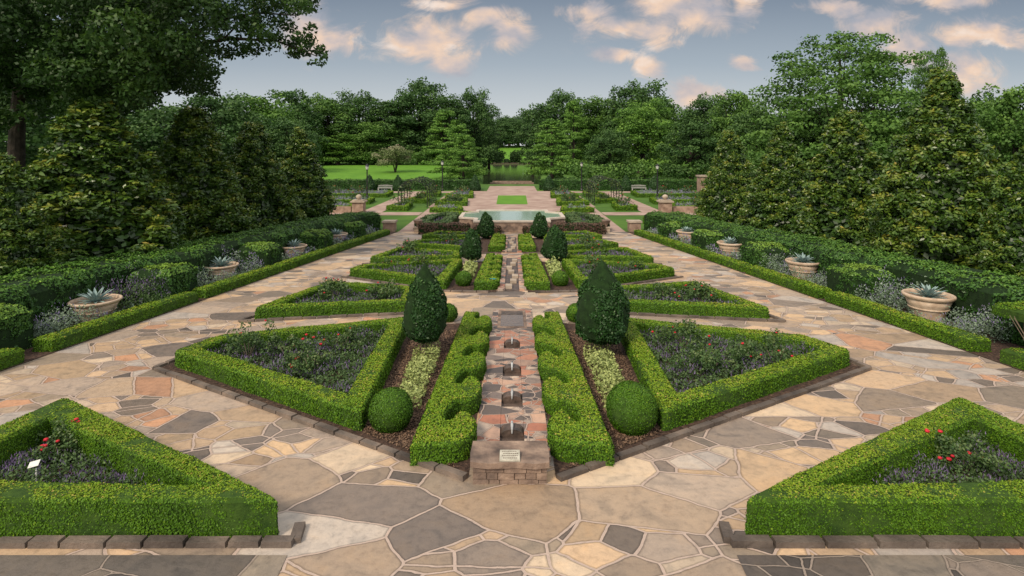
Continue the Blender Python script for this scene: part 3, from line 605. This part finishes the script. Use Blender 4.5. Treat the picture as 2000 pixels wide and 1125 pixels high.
for s in (-1,1):
    block_hedge([(s*.75,38.5),(s*2.6,38.5),(s*2.6,39.2),(s*.75,39.2)],.5,'low dark hedge against the pool wall, %s of the centre'%SN[s],None,LM_barb,.08,'low_hedge',bulge=.06)
    block_hedge([(s*2.9,38.1),(s*6.3,38.3),(s*6.3,39.2),(s*2.9,39.2)],.7,'dark red barberry hedge at the front of the pool, %s side'%SN[s],None,LM_barb,.08,'barberry_hedge',bulge=.08)
    ring_hedge([(s*4.3,40.0),(s*7.0,40.6),(s*6.8,45),(s*5.2,47.5),(s*4.3,46.5)],.9,.62,'grey green rounded shrub border beside the pool, %s side'%SN[s],None,LM_rose,.09,'shrub_border')
    bed_plants([(s*4.9,41),(s*6,41.4),(s*5.9,44.5),(s*5.2,46)],'pinkish low plants inside the %s shrub border'%SN[s],LM_salvia,.5,.09,flow=.3)
    block_hedge([(s*3.2,47.6),(s*5.6,48.3),(s*5.3,49.6),(s*3.2,48.6)],.45,'low hedge behind the pool, %s side'%SN[s],None,LM_box,.09)
    q=thing('pedestal_urn','small dark urn on stone pedestal in front of the pool, %s side'%SN[s],'urn',(s*6.6,39.9,-1.58))
    m=MB(); m.box(-.22,.22,-.22,.22,0,.28); m.box(-.27,.27,-.27,.27,.283,.36); m.build('pedestal',M_cap,q)
    m=MB(); m.lathe([(.14,.365),(.08,.45),(.1,.5),(.26,.66),(.31,.78),(.34,.84),(.28,.845),(.02,.8)],seg=18); m.build('bowl',M_stone,q,True)
    q=thing('low_pier','low red brown stone pier at the end of the %s side path'%SN[s],'pier',(s*8.7,40.5,-1.6)); m=MB(); m.box(-.4,.4,-.4,.4,0,.62); m.build('shaft',M_brick,q); m=MB(); m.box(-.47,.47,-.47,.47,.623,.75); m.build('cap',M_cap,q)
    q=thing('stone_pier','tall stone gate pier with stepped cap, %s of the pool'%SN[s],'pier',(s*14.0,52.0,-1.6))
    m=MB(); m.box(-.5,.5,-.5,.5,0,1.0); m.box(-.56,.56,-.56,.56,0,.14); m.build('shaft',M_brick,q)
    m=MB(); m.box(-.64,.64,-.64,.64,1.003,1.13); m.box(-.5,.5,-.5,.5,1.133,1.22); m.build('cap',M_cap,q)
    m=MB(); m.lathe([(.1,1.223),(.13,1.27),(.24,1.38),(.27,1.5),(.22,1.6),(.1,1.68),(.03,1.7)],seg=16); m.build('finial',M_cap,q,True)
    q=MB(); q.box(min(s*14.7,s*22),max(s*14.7,s*22),51.9,52.1,-1.6,-1.0); tag(q.build('low_wall',M_brick),'low dark stone wall running outwards from the %s gate pier'%SN[s],'wall')
q=thing('brick_pier','tall red brick pier beside the magnolias on the right','pier',(24.0,71,-1.6)); m=MB(); m.box(-.7,.7,-.7,.7,0,2.4); m.build('shaft',M_brick,q); m=MB(); m.box(-.82,.82,-.82,.82,2.403,2.6); m.build('cap',M_cap,q)
# lower garden
LG=[(10.2,16.5,44.2,46.2),(9.8,12.0,53.5,59),(15,21,53.5,57),(9.0,11.6,61,66),(15,20.5,60,64.5),(22,27,60,66),(8.8,11.4,69,74.5),(15,24,68.5,74.5),(4.4,7.6,51.5,55),(4.6,8.0,58,64.5),(4.6,8.0,67,74)]
for s in (-1,1):
    for j,(x0,x1,y0,y1) in enumerate(LG):
        poly=[(s*x0,y0),(s*x1,y0+.6),(s*(x1-.8),y1),(s*(x0+.4),y1-.5)]
        ring_hedge(poly,.5,.45,'small box edged bed in the lower rose garden, %s side, number %d from the pool'%(SN[s],j+1),'box edged beds in the lower garden',size=.09,top=.25)
        bed_plants(offset(ccw(poly),.45),'grey and mauve plants in lower garden bed %d, %s side'%(j+1,SN[s]),LM_sage if j%3 else LM_rose,.6,.09,flow=.2,name='lower_bed_planting',cat='plants')
    for j,(x,y) in enumerate(((10.8,56),(18,55),(10.2,64),(17,62.5),(10,72),(19,72),(6,61),(6.2,71),(20.5,62),(22,71.5))):
        rose(s*x,y,.8,1.1,6,'rose bush %d in the lower garden beds, %s side'%(j+1,SN[s]),.11)
    xA=5.0 if s==-1 else 4.0
    block_hedge([(s*xA,81.2),(s*28,81.2),(s*28,83.2),(s*xA,83.2)],1.4,'long dark clipped hedge closing the lower garden on the %s'%SN[s],None,LM_dk,.11,'tall_hedge',bulge=.12)
    for j,x in enumerate((5.2,16.0,20.0)):
        Q=revolve_q([(.05,0),(.8,.1),(.85,.5),(.6,1.2),(.3,1.9),(.02,2.3)],(s*x,79.8,-1.6),14)
        leafy('cone_yew',Q,LM_holly,.12,'dark cone shrub %s in front of the long hedge, %s side'%(('nearest the walk','in the middle','farthest out')[j],SN[s]),'shrub','cone shrubs before the long hedge')
    b=thing('garden_bench','pale garden bench in front of the long %s hedge'%SN[s],'bench',(s*17.6,78.9,-1.57))
    m=MB(); m.box(-1,1,-.25,.25,.42,.47); m.build('seat',M_bench,b); m=MB()
    for i in range(13): m.box(-.96+i*.155,-.92+i*.155,.22,.25,.472,.8+.12*math.sin(i/12*math.pi))
    m.box(-1,1,.253,.28,.74,.8); m.build('backrest',M_bench,b)
    for lx in (-.92,.92):
        for ly in (-.2,.2): m=MB(); m.box(lx-.04,lx+.04,ly-.04,ly+.04,0,.418); m.build('leg',M_bench,b)
def lamp(x,Y,h,label):
    t=thing('lamp_post',label,'lamp post',(x,Y,-1.6),0,'black lamp posts in the lower garden'); H=h
    m=MB(); m.lathe([(.22,0),(.22,.15),(.14,.3),(.12,.6),(.08,.7)],seg=12); m.build('base',M_black,t)
    m=MB(); m.lathe([(.09,.65),(.07,H-.75),(.09,H-.72),(.12,H-.66)],seg=10); m.build('pole',M_black,t)
    m=MB(); m.lathe([(.12,H-.655),(.2,H-.35),(.19,H-.3)],seg=12); m.build('lantern',M_lamp,t)
    m=MB(); m.lathe([(.24,H-.297),(.2,H-.2),(.08,H-.1),(.03,H-.04),(.02,H)],seg=12); m.build('lantern_cap',M_black,t)
lamp(PX(717,64.4),64.4,4.2,'black lamp post standing left of the left arbour'); lamp(PX(864,80),80,4.3,'black lamp post left of the pond')
lamp(PX(1136,80),80,4.1,'black lamp post right of the pond'); lamp(PX(1284,65.5),65.5,4.2,'black lamp post right of the right arbour')
for s,xc,Y in ((-1,-9.9,60),(1,10.1,63)):
    t=thing('rose_arbour','black metal arched arbour in the %s lower garden'%SN[s],'arbour',(xc,Y,-1.6)); R=1.45
    for j in range(5):
        m=MB(); y=j*1.6-3.2; pts=[(-R,y,0),(-R,y,1.5)]+[(-R*math.cos(a),y,1.5+R*.85*math.sin(a)) for a in np.linspace(.2,math.pi-.2,9)]+[(R,y,1.5),(R,y,0)]; m.tube(pts,.045,6); m.build('hoop',M_black,t)
    m=MB()
    for a in (0,.6,1.2,1.57,1.95,2.55,math.pi): m.tube([(-R*math.cos(a),-3.2,1.5+R*.85*math.sin(a)),(-R*math.cos(a),3.2,1.5+R*.85*math.sin(a))],.03,5)
    m.build('purlins',M_black,t)
    n=700; a=rng.uniform(0,math.pi,n); up=rng.random(n)<.4; p=np.stack([-R*np.cos(a),rng.choice([-3.2,-1.6,0,1.6,3.2],n)+rng.normal(size=n)*.12,1.5+R*.85*np.sin(a)],1); p[up,0]=rng.choice([-R,R],up.sum()); p[up,2]=rng.uniform(0,1.5,up.sum()); p+=rng.normal(size=p.shape)*.08
    qmesh('climbing_foliage',[(leafverts(p,rng.normal(size=p.shape),np.full(n,.13)),rng.random(n),LM_rose)],t)
# signs
x,Y=P(963,563); t=thing('plant_sign','small blue sign on a stake where the middle rill section starts','sign',(x,Y-.05,zg(Y)))
m=MB(); m.box(-.012,.012,0,.02,0,.24); m.build('stake',M_black,t)
m=MB(); m.hexa([(-.12,-.02,.2),(.12,-.02,.2),(.12,.0,.2),(-.12,.0,.2)],[(-.12,.01,.36),(.12,.01,.36),(.12,.03,.36),(-.12,.03,.36)]); pn=m.build('panel',M_blue,t)
cu=bpy.data.curves.new('lettering','FONT'); cu.body='308'; cu.size=.11; cu.align_x='CENTER'; cu.align_y='CENTER'; tmp=bpy.data.objects.new('tmp_text',cu); C.objects.link(tmp); bpy.context.view_layer.update()
me=bpy.data.meshes.new_from_object(tmp); bpy.data.objects.remove(tmp); me.materials.clear(); me.materials.append(M_white)
o=bpy.data.objects.new('lettering',me); C.objects.link(o); o.parent=pn; o.location=(0,-.012,.28); o.rotation_euler=(math.radians(80),0,0)
x,Y=P(70,960); t=thing('plant_label','small white plant label on a stake in the front left bed','plant label',(x,Y,zg(Y)))
m=MB(); m.box(-.008,.008,0,.012,0,.3); m.build('stake',M_white,t); m=MB(); m.hexa([(-.07,-.05,.33),(.07,-.05,.37),(.07,-.045,.37),(-.07,-.045,.33)],[(-.07,-.01,.39),(.07,-.01,.43),(.07,-.005,.43),(-.07,-.005,.39)]); m.build('panel',M_white,t)
for k,(px,w) in enumerate(((972,3.4),(990,2.2),(1004,2.6))):
    Y=243; bm=bmesh.new(); bmesh.ops.create_icosphere(bm,subdivisions=3,radius=1)
    for v in bm.verts: v.co=Vector((v.co.x*w*.55,v.co.y*1.2,max(v.co.z,-.3)*1.5))*(1+.16*math.sin(v.co.x*5+k)*math.cos(v.co.y*6+v.co.z*4))
    me=bpy.data.meshes.new('boulder'); bm.to_mesh(me); bm.free(); me.materials.append(M_coredk); o=bpy.data.objects.new('boulder',me); C.objects.link(o); o.location=(PX(px,Y),Y,-1.2)
    tag(o,'dark boulder on the far pond bank, %s of three'%('leftmost','middle','rightmost')[k],'boulder','dark boulders on the far bank')
m=MB(); m.box(-9,9,241.5,242.3,-2.2,-1.4); tag(m.build('stone_bank_edge',M_dark),'low stone edge along the far end of the pond','stone edge')
# ------------------------------------------------------------ trees
def clumps(cs,rs,n,size,asp=1.5,jit=.6,down=-.35,vb=.15,cv=None,inner=.2):
    cs=np.asarray(cs,float); rs=np.asarray(rs,float); w=rs[:,0]*rs[:,1]; i=rng.choice(len(cs),n,p=w/w.sum())
    d=unit(rng.normal(size=(n,3))); bad=d[:,2]<down; d[bad,2]*=-1
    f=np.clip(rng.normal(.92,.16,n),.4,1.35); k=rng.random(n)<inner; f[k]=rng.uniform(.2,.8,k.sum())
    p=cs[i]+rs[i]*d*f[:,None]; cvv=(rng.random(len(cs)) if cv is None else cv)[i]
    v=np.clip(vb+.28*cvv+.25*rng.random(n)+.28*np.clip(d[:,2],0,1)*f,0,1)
    return leafverts(p,d,size*rng.uniform(.7,1.35,n),asp,jit),v
def limbs(m,tips,base,trunk_h,r,seg=6):
    for c in tips:
        b=Vector((base[0],base[1],trunk_h*random.uniform(.6,1))); c=Vector(c); mid=b.lerp(c,.5)+Vector((0,0,-.08*(c-b).length))
        m.tube([b,mid,c],[r*.4,r*.25,r*.08],seg)
def tree_decid(H,W,K,n,size,mat,shape='round',seed=0):
    t=bpy.data.objects.new('broadleaf_tree',None); C.objects.link(t)
    cs=[];rs=[]
    while len(cs)<K:
        u=rng.normal(size=3); u/=np.linalg.norm(u); f=rng.uniform(.4,1.0)
        z=.56*H+u[2]*f*.40*H
        wz=1.0 if shape=='round' else (1.15-.75*max(0,(z/H-.35)))
        x=u[0]*f*W/2*.85*wz; y=u[1]*f*W/2*.85*wz; r=W*rng.uniform(.05,.13)
        cs.append((x,y,z)); rs.append((r,r,r*rng.uniform(.75,1.15)))
    for _ in range(K//5):
        a=rng.uniform(0,6.28); r=W*.12; cs.append((math.cos(a)*W*.36,math.sin(a)*W*.36,H*rng.uniform(.12,.25))); rs.append((r,r,r*.9))
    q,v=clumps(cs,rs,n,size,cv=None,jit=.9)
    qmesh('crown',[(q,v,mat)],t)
    m=MB(); r=H*.022; m.tube([(0,0,-.3),(.1,0,H*.2),(-.1,.1,H*.45),(0,0,H*.8)],[r*1.4,r,r*.7,r*.2],8); limbs(m,[c for c in cs[:14]],(0,0),H*.4,r); m.build('trunk',M_bark,t); return t
def tree_cyp(H,W,K,n,size,mat,flat=.35,name='cypress_tree',low=.08,pw_=.8):
    t=bpy.data.objects.new(name,None); C.objects.link(t); cs=[];rs=[]
    for k in range(K):
        h=low+(1-low)*rng.random()**1.1*.95; R=W/2*(1-((h-low)/(1-low)))**pw_*rng.uniform(.45,1.0)+.02*W; a=rng.uniform(0,6.28)
        r=W*rng.uniform(.07,.14)*(1.15-h*.6); cs.append((math.cos(a)*R,math.sin(a)*R,h*H)); rs.append((r,r,r*flat))
    q,v=clumps(cs,rs,n,size,jit=.8,cv=None,vb=.12); qmesh('crown',[(q,v,mat)],t)
    m=MB(); r=H*.018; m.tube([(0,0,-.3),(0,0,H*.3),(.05,0,H*.7),(0,0,H*.95)],[r*1.6,r,r*.5,r*.08],8); limbs(m,cs[:16],(0,0),H*.5,r); m.build('trunk',M_bark,t); return t
def tree_mag(H,W,K,n,size,e=.62):
    t=bpy.data.objects.new('magnolia_tree',None); C.objects.link(t); cs=[];rs=[]
    ph=rng.uniform(0,6,4)
    pr=lambda h,a=0: (W/2*min(1,.8+h*1.2)*(1-h)**e)*(1+.08*math.sin(3*a+ph[0]+h*7)+.06*math.sin(5*a+ph[1]-h*11))
    for k in range(K):
        h=rng.random()**1.1*.98; a=rng.uniform(0,6.28); R=pr(h,a)*rng.uniform(.72,1.0)
        r=W*rng.uniform(.03,.07)*(1.1-.45*h); cs.append((math.cos(a)*R,math.sin(a)*R,h*H+.2+rng.normal()*.1)); rs.append((r,r,r*1.25))
    q,v=clumps(cs,rs,n,size,asp=2.2,jit=.85,vb=.08,inner=.12)
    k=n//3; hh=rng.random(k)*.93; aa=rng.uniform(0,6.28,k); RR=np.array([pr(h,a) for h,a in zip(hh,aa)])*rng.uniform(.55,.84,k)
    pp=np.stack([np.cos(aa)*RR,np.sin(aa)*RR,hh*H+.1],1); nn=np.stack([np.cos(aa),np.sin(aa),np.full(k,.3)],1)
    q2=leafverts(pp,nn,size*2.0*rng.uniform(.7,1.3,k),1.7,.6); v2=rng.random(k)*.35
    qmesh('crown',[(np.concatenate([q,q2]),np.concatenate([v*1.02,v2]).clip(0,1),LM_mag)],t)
    m=MB(); m.tube([(0,0,-.3),(0,0,H*.5),(0,0,H*.9)],[H*.02,H*.015,.02],8); limbs(m,cs[:10],(0,0),H*.4,H*.012); m.build('trunk',M_bark,t); return t
mags=[tree_mag(7.5,5.0,560,60000,.062,.80),tree_mag(7.0,4.2,460,44000,.066,.75),tree_mag(7.2,4.6,480,48000,.068,.70)]
used=set()
def place(proto,x,Y,H0,H,Wf,rz,label,cat,group,z=None,name=None):
    s=H/H0; z=zg(Y) if z is None else z; scl=(s*Wf,s*Wf,s)
    if proto.name not in used:
        used.add(proto.name); proto.location=(x,Y,z); proto.rotation_euler=(0,0,rz); proto.scale=scl; tag(proto,label,cat,group); return proto
    return dup(proto,(x,Y,z),rz,scl,label,group)
H0s=[7.5,7.0,7.2]; W0=[5.0,4.2,4.6]
R_=[(1425,262,125,42,2),(1525,256,155,35,1),(1652,228,205,28,2),(1840,158,290,21.5,0),(2010,300,210,17.5,1)]
L_=[(585,262,145,43,1),(495,248,175,36,2),(375,222,235,29,2),(180,212,350,22,2),(0,315,230,17.5,2)]
for side,LL in (('right',R_),('left',L_)):
    for k,(px,py,wpx,Y,pi_) in enumerate(LL):
        H=PZ(py,Y)-zg(Y)+.1; W=wpx*Y/F; p=mags[pi_]; s=H/H0s[pi_]; wf=W/(W0[pi_]*s)*1.05
        place(p,PX(px,Y),Y,H0s[pi_],H,wf,k*1.7,'dense conical magnolia with gold tinted leaves, %s from the %s edge of the view'%(['fifth','fourth','third','second','first'][k],side),'tree','magnolias behind the side hedges')
dA=tree_decid(18,14,120,16000,.28,LM_dec); dB=tree_decid(18,12,105,14000,.27,LM_dec2,'cone'); dC=tree_decid(18,15,130,17000,.29,LM_dec2); dD=tree_decid(18,12,105,14000,.26,LM_cyp)
cy=tree_cyp(14,11,130,14000,.22,LM_cyp); sp=tree_cyp(18,17,300,40000,.19,LM_dec,.5,'spreading_tree',.16,.42)
F_=[
(330,215,200,55,dC,14,'dark tree between the left magnolias and the woods'),
(420,185,170,75,dC,14,'dark broad tree rising behind the left magnolias'),
(500,180,170,120,dA,14,'rounded green tree in the far row'),(565,168,110,150,dB,12,'narrow taller green tree in the far row'),
(640,180,130,165,dA,14,'rounded tree above the left lawn'),(700,183,120,168,dC,14,'dark tree above the left lawn'),(765,188,120,165,dB,12,'tree behind the pinkish crape myrtle'),
(820,160,120,172,dC,14,'tall dark rounded tree left of the pond'),(875,180,90,165,dB,12,'dark tree behind the left cypress'),(925,178,85,170,dC,14,'dark green tree beside the pond, left bank'),(955,212,60,190,dB,12,'narrow dark tree at the left of the vista gap'),
(1040,205,80,180,dB,12,'dark tree at the right of the vista gap'),(1095,182,110,160,dC,14,'dark rounded tree behind the right cypress'),(1165,183,120,150,dA,14,'green tree right of the pond'),
(1250,165,140,140,dC,14,'tall dark tree in the middle of the right woods'),(1305,190,90,135,dA,14,'green tree in the right woods beside a sky gap'),(1255,195,120,110,dD,12,'lighter yellow green tree before the right woods'),
(1385,190,110,120,dC,14,'dark tree before the tall spreading tree'),(1445,168,120,95,dA,14,'tree left of the tall spreading tree'),
(1790,205,170,75,dA,14,'green tree right of the tall spreading tree'),(1740,235,90,60,dD,12,'bright green small tree behind the magnolias'),(1900,190,170,60,dC,14,'dark tree behind the tallest magnolia'),(1985,150,170,50,dA,14,'green tree at the far right edge'),
(560,235,120,90,dC,14,'dark tree behind the farthest left magnolia'),(660,262,90,156,dD,12,'shorter tree at the back of the left lawn'),(1350,232,110,95,dB,12,'dark leafy tree right of the cypresses'),(1190,255,90,105,dC,14,'shorter dark tree beside the right lamp post'),(1480,215,130,70,dC,14,'dark tree above the right magnolias'),(1580,210,150,62,dC,14,'dark tree under the spreading tree'),(730,235,110,160,dA,14,'green tree above the lawn, left of the crape myrtle'),(450,225,130,85,dB,12,'dark tree behind the second left magnolia'),
(-60,120,320,45,dC,14,'dark tree behind the oak at the left edge'),(120,150,260,60,dC,14,'dark tree seen under the oak canopy'),(240,170,220,70,dB,12,'dark conical tree seen behind the left magnolias'),
(978,240,70,305,dB,12,'distant tree closing the vista, left one'),(1012,232,80,310,dC,14,'distant tree closing the vista, right one'),(995,228,70,330,dC,14,'distant tree closing the vista, middle one behind')]
for k,(px,py,wpx,Y,p,w0,l) in enumerate(F_):
    zb=tz(PX(px,Y),Y); H=PZ(py,Y)-zb; s=H/18; W=wpx*Y/F; place(p,PX(px,Y),Y,18,H*1.03,W*1.15/(w0*s),k*2.3,l,'tree','trees around the garden',z=zb)
place(sp,PX(1640,60),60,18,PZ(62,60)+1.6,1.18,.4,'tall spreading tree with layered green boughs on the right','tree',None)
place(sp,PX(1822,75),75,18,PZ(88,75)+1.6,.42,2.1,'slim wispy tree top rising between spreading tree and tallest magnolia','tree',None)
for k,(px,py,w,Y,l) in enumerate(((897,235,115,108,'bright green feathery cypress on the left pond bank'),(870,205,110,158,'tall cypress behind the left bank cypress'),(1078,225,120,108,'bright green feathery cypress on the right pond bank'),(1120,185,90,140,'tall cypress behind the right bank cypress'),(905,255,80,98,'smaller cypress nearest the walk, left of the pond'))):
    H=PZ(py,Y)+1.6; W=w*Y/F; place(cy,PX(px,Y),Y,14,H,W/(11*H/14),k*1.9,l,'tree','feathery cypresses around the pond')
cm=bpy.data.objects.new('crape_myrtle',None); C.objects.link(cm); cs=[(rng.normal()*1.9,rng.normal()*1.8,rng.uniform(1.6,5.0)) for _ in range(30)]
q,v=clumps(cs,[(1.3,1.3,1.0)]*30,7000,.2); qmesh('crown',[(q,v,LM_myr)],cm); m=MB()
for k in range(5): m.tube([(0,0,-.2),(math.cos(k*1.3)*.8,math.sin(k*1.3)*.8,3)],[.15,.08],6)
m.build('trunk',M_bark,cm); cm.location=(PX(772,125),125,-.85); tag(cm,'round crape myrtle with pinkish blossom on the left lawn','tree')
def wood(x0,x1,Y,zb,Hh,n,size,label,gap=None):
    K=int((x1-x0)/3.2)*4; cs=np.stack([rng.uniform(x0,x1,K),Y+rng.uniform(-10,10,K),zb+Hh*rng.uniform(.05,.85,K)*(1+.12*np.sin(np.arange(K)))],1)
    cs[:,2]+= .12*Hh*np.sin(cs[:,0]*.13)
    r=rng.uniform(2.4,4.4,len(cs)); q,v=clumps(cs,np.stack([r,r,r*.8],1),n,size,vb=.05)
    tag(qmesh('woodland',[(q,v,LM_dec2)]),label,'woodland',kind='stuff')
wood(-170,-9,200,-1.6,17,34000,.8,'dense green woodland closing the view left of the pond')
wood(9,190,200,-1.6,17,34000,.8,'dense green woodland closing the view right of the pond')
wood(-60,60,345,6.4,17,16000,1.3,'distant trees beyond the far lawn')
for s,(x0,x1) in ((-1,(-75,-15)),(1,(10,60))):
    cs=[(rng.uniform(x0,x1),(rng.uniform(92,112) if s==1 else rng.uniform(153,160)),(-1.6 if s==1 else -.1)+rng.uniform(.3,2.8)) for _ in range(90)]
    q,v=clumps(cs,[(1.9,1.5,1.4)]*90,14000,.3); tag(qmesh('shrubbery',[(q,v,LM_dec)]),'dense shrubbery under the trees %s of the pond'%SN[s],'shrubs',kind='stuff')
for s in (-1,1):
    cs=[(s*(pw(y)+1.8+rng.uniform(0,2.5)),y,-1.7+rng.uniform(0,1.4)) for y in rng.uniform(112,236,60)]
    q,v=clumps(cs,[(1.4,1.9,1.1)]*60,8000,.32); tag(qmesh('bank_shrubs',[(q,v,LM_dec)]),'green shrubs lining the %s bank of the pond'%SN[s],'shrubs',kind='stuff')
# oak, upper left
oak=thing('oak_tree','large dark oak with a long limb reaching across the upper left','tree',(PX(30,27),27,zg(27)))
ox,oy,oz=oak.location
cs=[];rs=[];tips=[]
def reg(n,x0,x1,y0,y1,r0,r1,Ya=21,Yb=32,f=None):
    c=0
    while c<n:
        px=rng.uniform(x0,x1);py=rng.uniform(y0,y1)
        if f and not f(px,py): continue
        Y=rng.uniform(Ya,Yb); r=rng.uniform(r0,r1); cs.append((PX(px,Y)-ox,Y-oy,PZ(py,Y)-oz)); rs.append((r,r,r*.7)); c+=1
reg(170,-150,400,-120,110,.6,1.3,f=lambda x,y: y<110-(.0 if x>60 else 10))
reg(95,60,360,80,240,.5,1.0,f=lambda x,y:y<250-abs(x-190)*.6)
reg(40,-120,100,60,260,.6,1.1,27.5,33)
reg(26,-60,35,60,250,.4,.75,23,26)
reg(14,45,110,110,240,.35,.6,23,26)
reg(30,290,420,90,175,.4,.8)
reg(50,400,610,-20,70,.3,.6,24,28,f=lambda x,y: y<70 and y> -20 and (x<520 or y<55))
reg(34,430,620,70,112,.22,.42,25,27.5)
reg(8,585,640,90,125,.18,.32,25.5,27)
reg(14,330,420,130,180,.3,.5,25,28)
q,v=clumps(cs,rs,130000,.105,asp=1.7,jit=.9,vb=.08,down=-.8); qmesh('crown',[(q,v,LM_oak)],oak)
m=MB()
def W(px,py,Y): return (PX(px,Y)-ox,Y-oy,PZ(py,Y)-oz)
m.tube([(0,0,-.5),W(32,290,27),W(36,200,27),W(40,150,27),W(20,90,27.2),W(0,0,27.5)],[.4,.34,.28,.24,.2,.12],12)
m.tube([W(38,190,27),W(70,140,26.6),W(120,105,26.2),W(200,70,26),W(300,50,26)],[.24,.2,.17,.13,.08],10)
m.tube([W(120,105,26.2),W(230,110,26),W(340,95,26),W(450,75,26),W(540,80,26),W(620,110,26.2)],[.15,.13,.11,.08,.05,.02],8)
m.tube([W(340,95,26),W(420,40,26),W(500,25,26),W(580,30,26)],[.12,.08,.05,.02],7)
m.tube([W(20,110,27),W(-40,40,27),W(-100,0,27)],[.2,.16,.1],8)
m.tube([W(40,150,27),W(60,80,28),W(110,10,29)],[.2,.15,.08],8)
for k in range(30):
    a=W(random.uniform(150,560),random.uniform(60,95),26); b=cs[random.randrange(150,len(cs))]
    if (Vector(a)-Vector(b)).length<3: m.tube([a,b],[.05,.015],5)
m.build('trunk',M_bark,oak)
# ------------------------------------------------------------ world
w=bpy.data.worlds.new('World'); sc.world=w; w.use_nodes=True; nt=w.node_tree; nt.nodes.clear(); L=nt.links.new
out=N(nt,'ShaderNodeOutputWorld'); bg=N(nt,'ShaderNodeBackground'); bg.inputs[1].default_value=.1
sky=N(nt,'ShaderNodeTexSky',sky_type='NISHITA'); sky.sun_disc=False; sky.sun_elevation=math.radians(42); sky.sun_rotation=math.radians(215)
tc=N(nt,'ShaderNodeTexCoord'); sep=N(nt,'ShaderNodeSeparateXYZ'); L(tc.outputs['Generated'],sep.inputs[0])
def M(op,a,b=None,clamp=False):
    n=N(nt,'ShaderNodeMath',operation=op); n.use_clamp=clamp
    for i,x in enumerate((a,b)):
        if x is None: continue
        if isinstance(x,(int,float)): n.inputs[i].default_value=x
        else: L(x,n.inputs[i])
    return n.outputs[0]
yy=M('MAXIMUM',sep.outputs[1],.02); u=M('DIVIDE',sep.outputs[0],yy); vv=M('DIVIDE',sep.outputs[2],yy)
CL=[(600,45,45,45),(650,85,55,40),(800,85,70,42),(850,70,55,45),(870,125,45,38),(950,38,45,25),(995,65,45,35),(1150,20,50,22),(1210,50,75,28),(1275,55,50,42),(1300,10,60,30),(1370,22,70,45),(1205,105,45,18),(1265,122,38,26),(1355,185,55,30),(1455,15,30,40),(1700,38,70,26),(1760,98,50,42),(1890,140,75,42),(1930,60,90,30),(1450,125,28,15),(1850,2,80,16),(1640,15,60,18),(870,5,60,14)]
cb=N(nt,'ShaderNodeCombineXYZ'); L(u,cb.inputs[0]); L(M('MULTIPLY',vv,1.5),cb.inputs[1])
wp=N(nt,'ShaderNodeTexNoise'); wp.inputs['Scale'].default_value=7; wp.inputs['Detail'].default_value=6; L(cb.outputs[0],wp.inputs['Vector'])
wsp=N(nt,'ShaderNodeSeparateColor'); L(wp.outputs['Color'],wsp.inputs[0])
uw=M('ADD',u,M('MULTIPLY',M('SUBTRACT',wsp.outputs[0],.5),.08)); vw=M('ADD',vv,M('MULTIPLY',M('SUBTRACT',wsp.outputs[1],.5),.05))
acc=None
for px,py,rx,ry in CL:
    a=M('DIVIDE',M('SUBTRACT',uw,(px-1000)/F),rx/F*1.4); b=M('DIVIDE',M('SUBTRACT',vw,(HY-py)/F),ry/F*1.25)
    d=M('SUBTRACT',1,M('SQRT',M('ADD',M('MULTIPLY',a,a),M('MULTIPLY',b,b))))
    acc=d if acc is None else M('MAXIMUM',acc,d)
acc=M('MAXIMUM',acc,-.35)
n1=N(nt,'ShaderNodeTexNoise'); n1.inputs['Scale'].default_value=12; n1.inputs['Detail'].default_value=12; n1.inputs['Roughness'].default_value=.66; n1.inputs['Distortion'].default_value=.8; L(cb.outputs[0],n1.inputs['Vector'])
tot=M('ADD',acc,M('MULTIPLY',M('SUBTRACT',n1.outputs[0],.5),2.3))
mr=N(nt,'ShaderNodeMapRange',interpolation_type='SMOOTHSTEP'); mr.inputs[1].default_value=-.05; mr.inputs[2].default_value=.8; L(tot,mr.inputs[0])
n2=N(nt,'ShaderNodeTexNoise'); n2.inputs['Scale'].default_value=11; n2.inputs['Detail'].default_value=7; mp=N(nt,'ShaderNodeMapping'); mp.inputs['Location'].default_value=(3,.04,0); L(cb.outputs[0],mp.inputs[0]); L(mp.outputs[0],n2.inputs['Vector'])
cc=ramp(nt,[(.36,(4.3,4.3,4.8)),(.48,(6.6,5.5,5.1)),(.58,(9.0,6.6,5.0)),(.68,(9.6,8.0,6.9))],n2.outputs[0])
base=ramp(nt,[(0,(7.2,7.3,7.3)),(.08,(5.5,5.9,6.2)),(.15,(3.8,4.4,5.0)),(.27,(2.1,2.6,3.3)),(.5,(4,4.5,5.1)),(1,(9,9,9))],M('ADD',vv,0,True))  # upper stops: unseen sky overhead and behind camera brightened as added fill light
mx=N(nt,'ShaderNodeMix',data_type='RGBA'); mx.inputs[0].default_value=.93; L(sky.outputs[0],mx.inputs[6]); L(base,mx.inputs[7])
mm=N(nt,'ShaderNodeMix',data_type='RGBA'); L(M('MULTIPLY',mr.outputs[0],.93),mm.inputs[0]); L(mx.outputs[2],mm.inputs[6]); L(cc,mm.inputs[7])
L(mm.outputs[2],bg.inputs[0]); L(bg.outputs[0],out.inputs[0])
sd=bpy.data.lights.new('sun','SUN'); sd.energy=3.2; sd.angle=math.radians(14); sd.color=(1,.86,.68); so=bpy.data.objects.new('sun',sd); C.objects.link(so)
D=Vector((-.42,-.6,.66)); so.rotation_euler=D.to_track_quat('Z','Y').to_euler()
cam=bpy.data.cameras.new('camera'); co=bpy.data.objects.new('camera',cam); C.objects.link(co); co.location=(0,0,CH); co.rotation_euler=(math.pi/2,0,0)
cam.sensor_width=36; cam.lens=36*F/2000; cam.shift_y=-(562.5-HY)/2000; cam.clip_end=3000; cam.clip_start=.1; sc.camera=co
sc.view_settings.view_transform='Standard'; sc.view_settings.look='None'; sc.view_settings.exposure=0
print('faces',sum(len(m.polygons) for m in bpy.data.meshes))
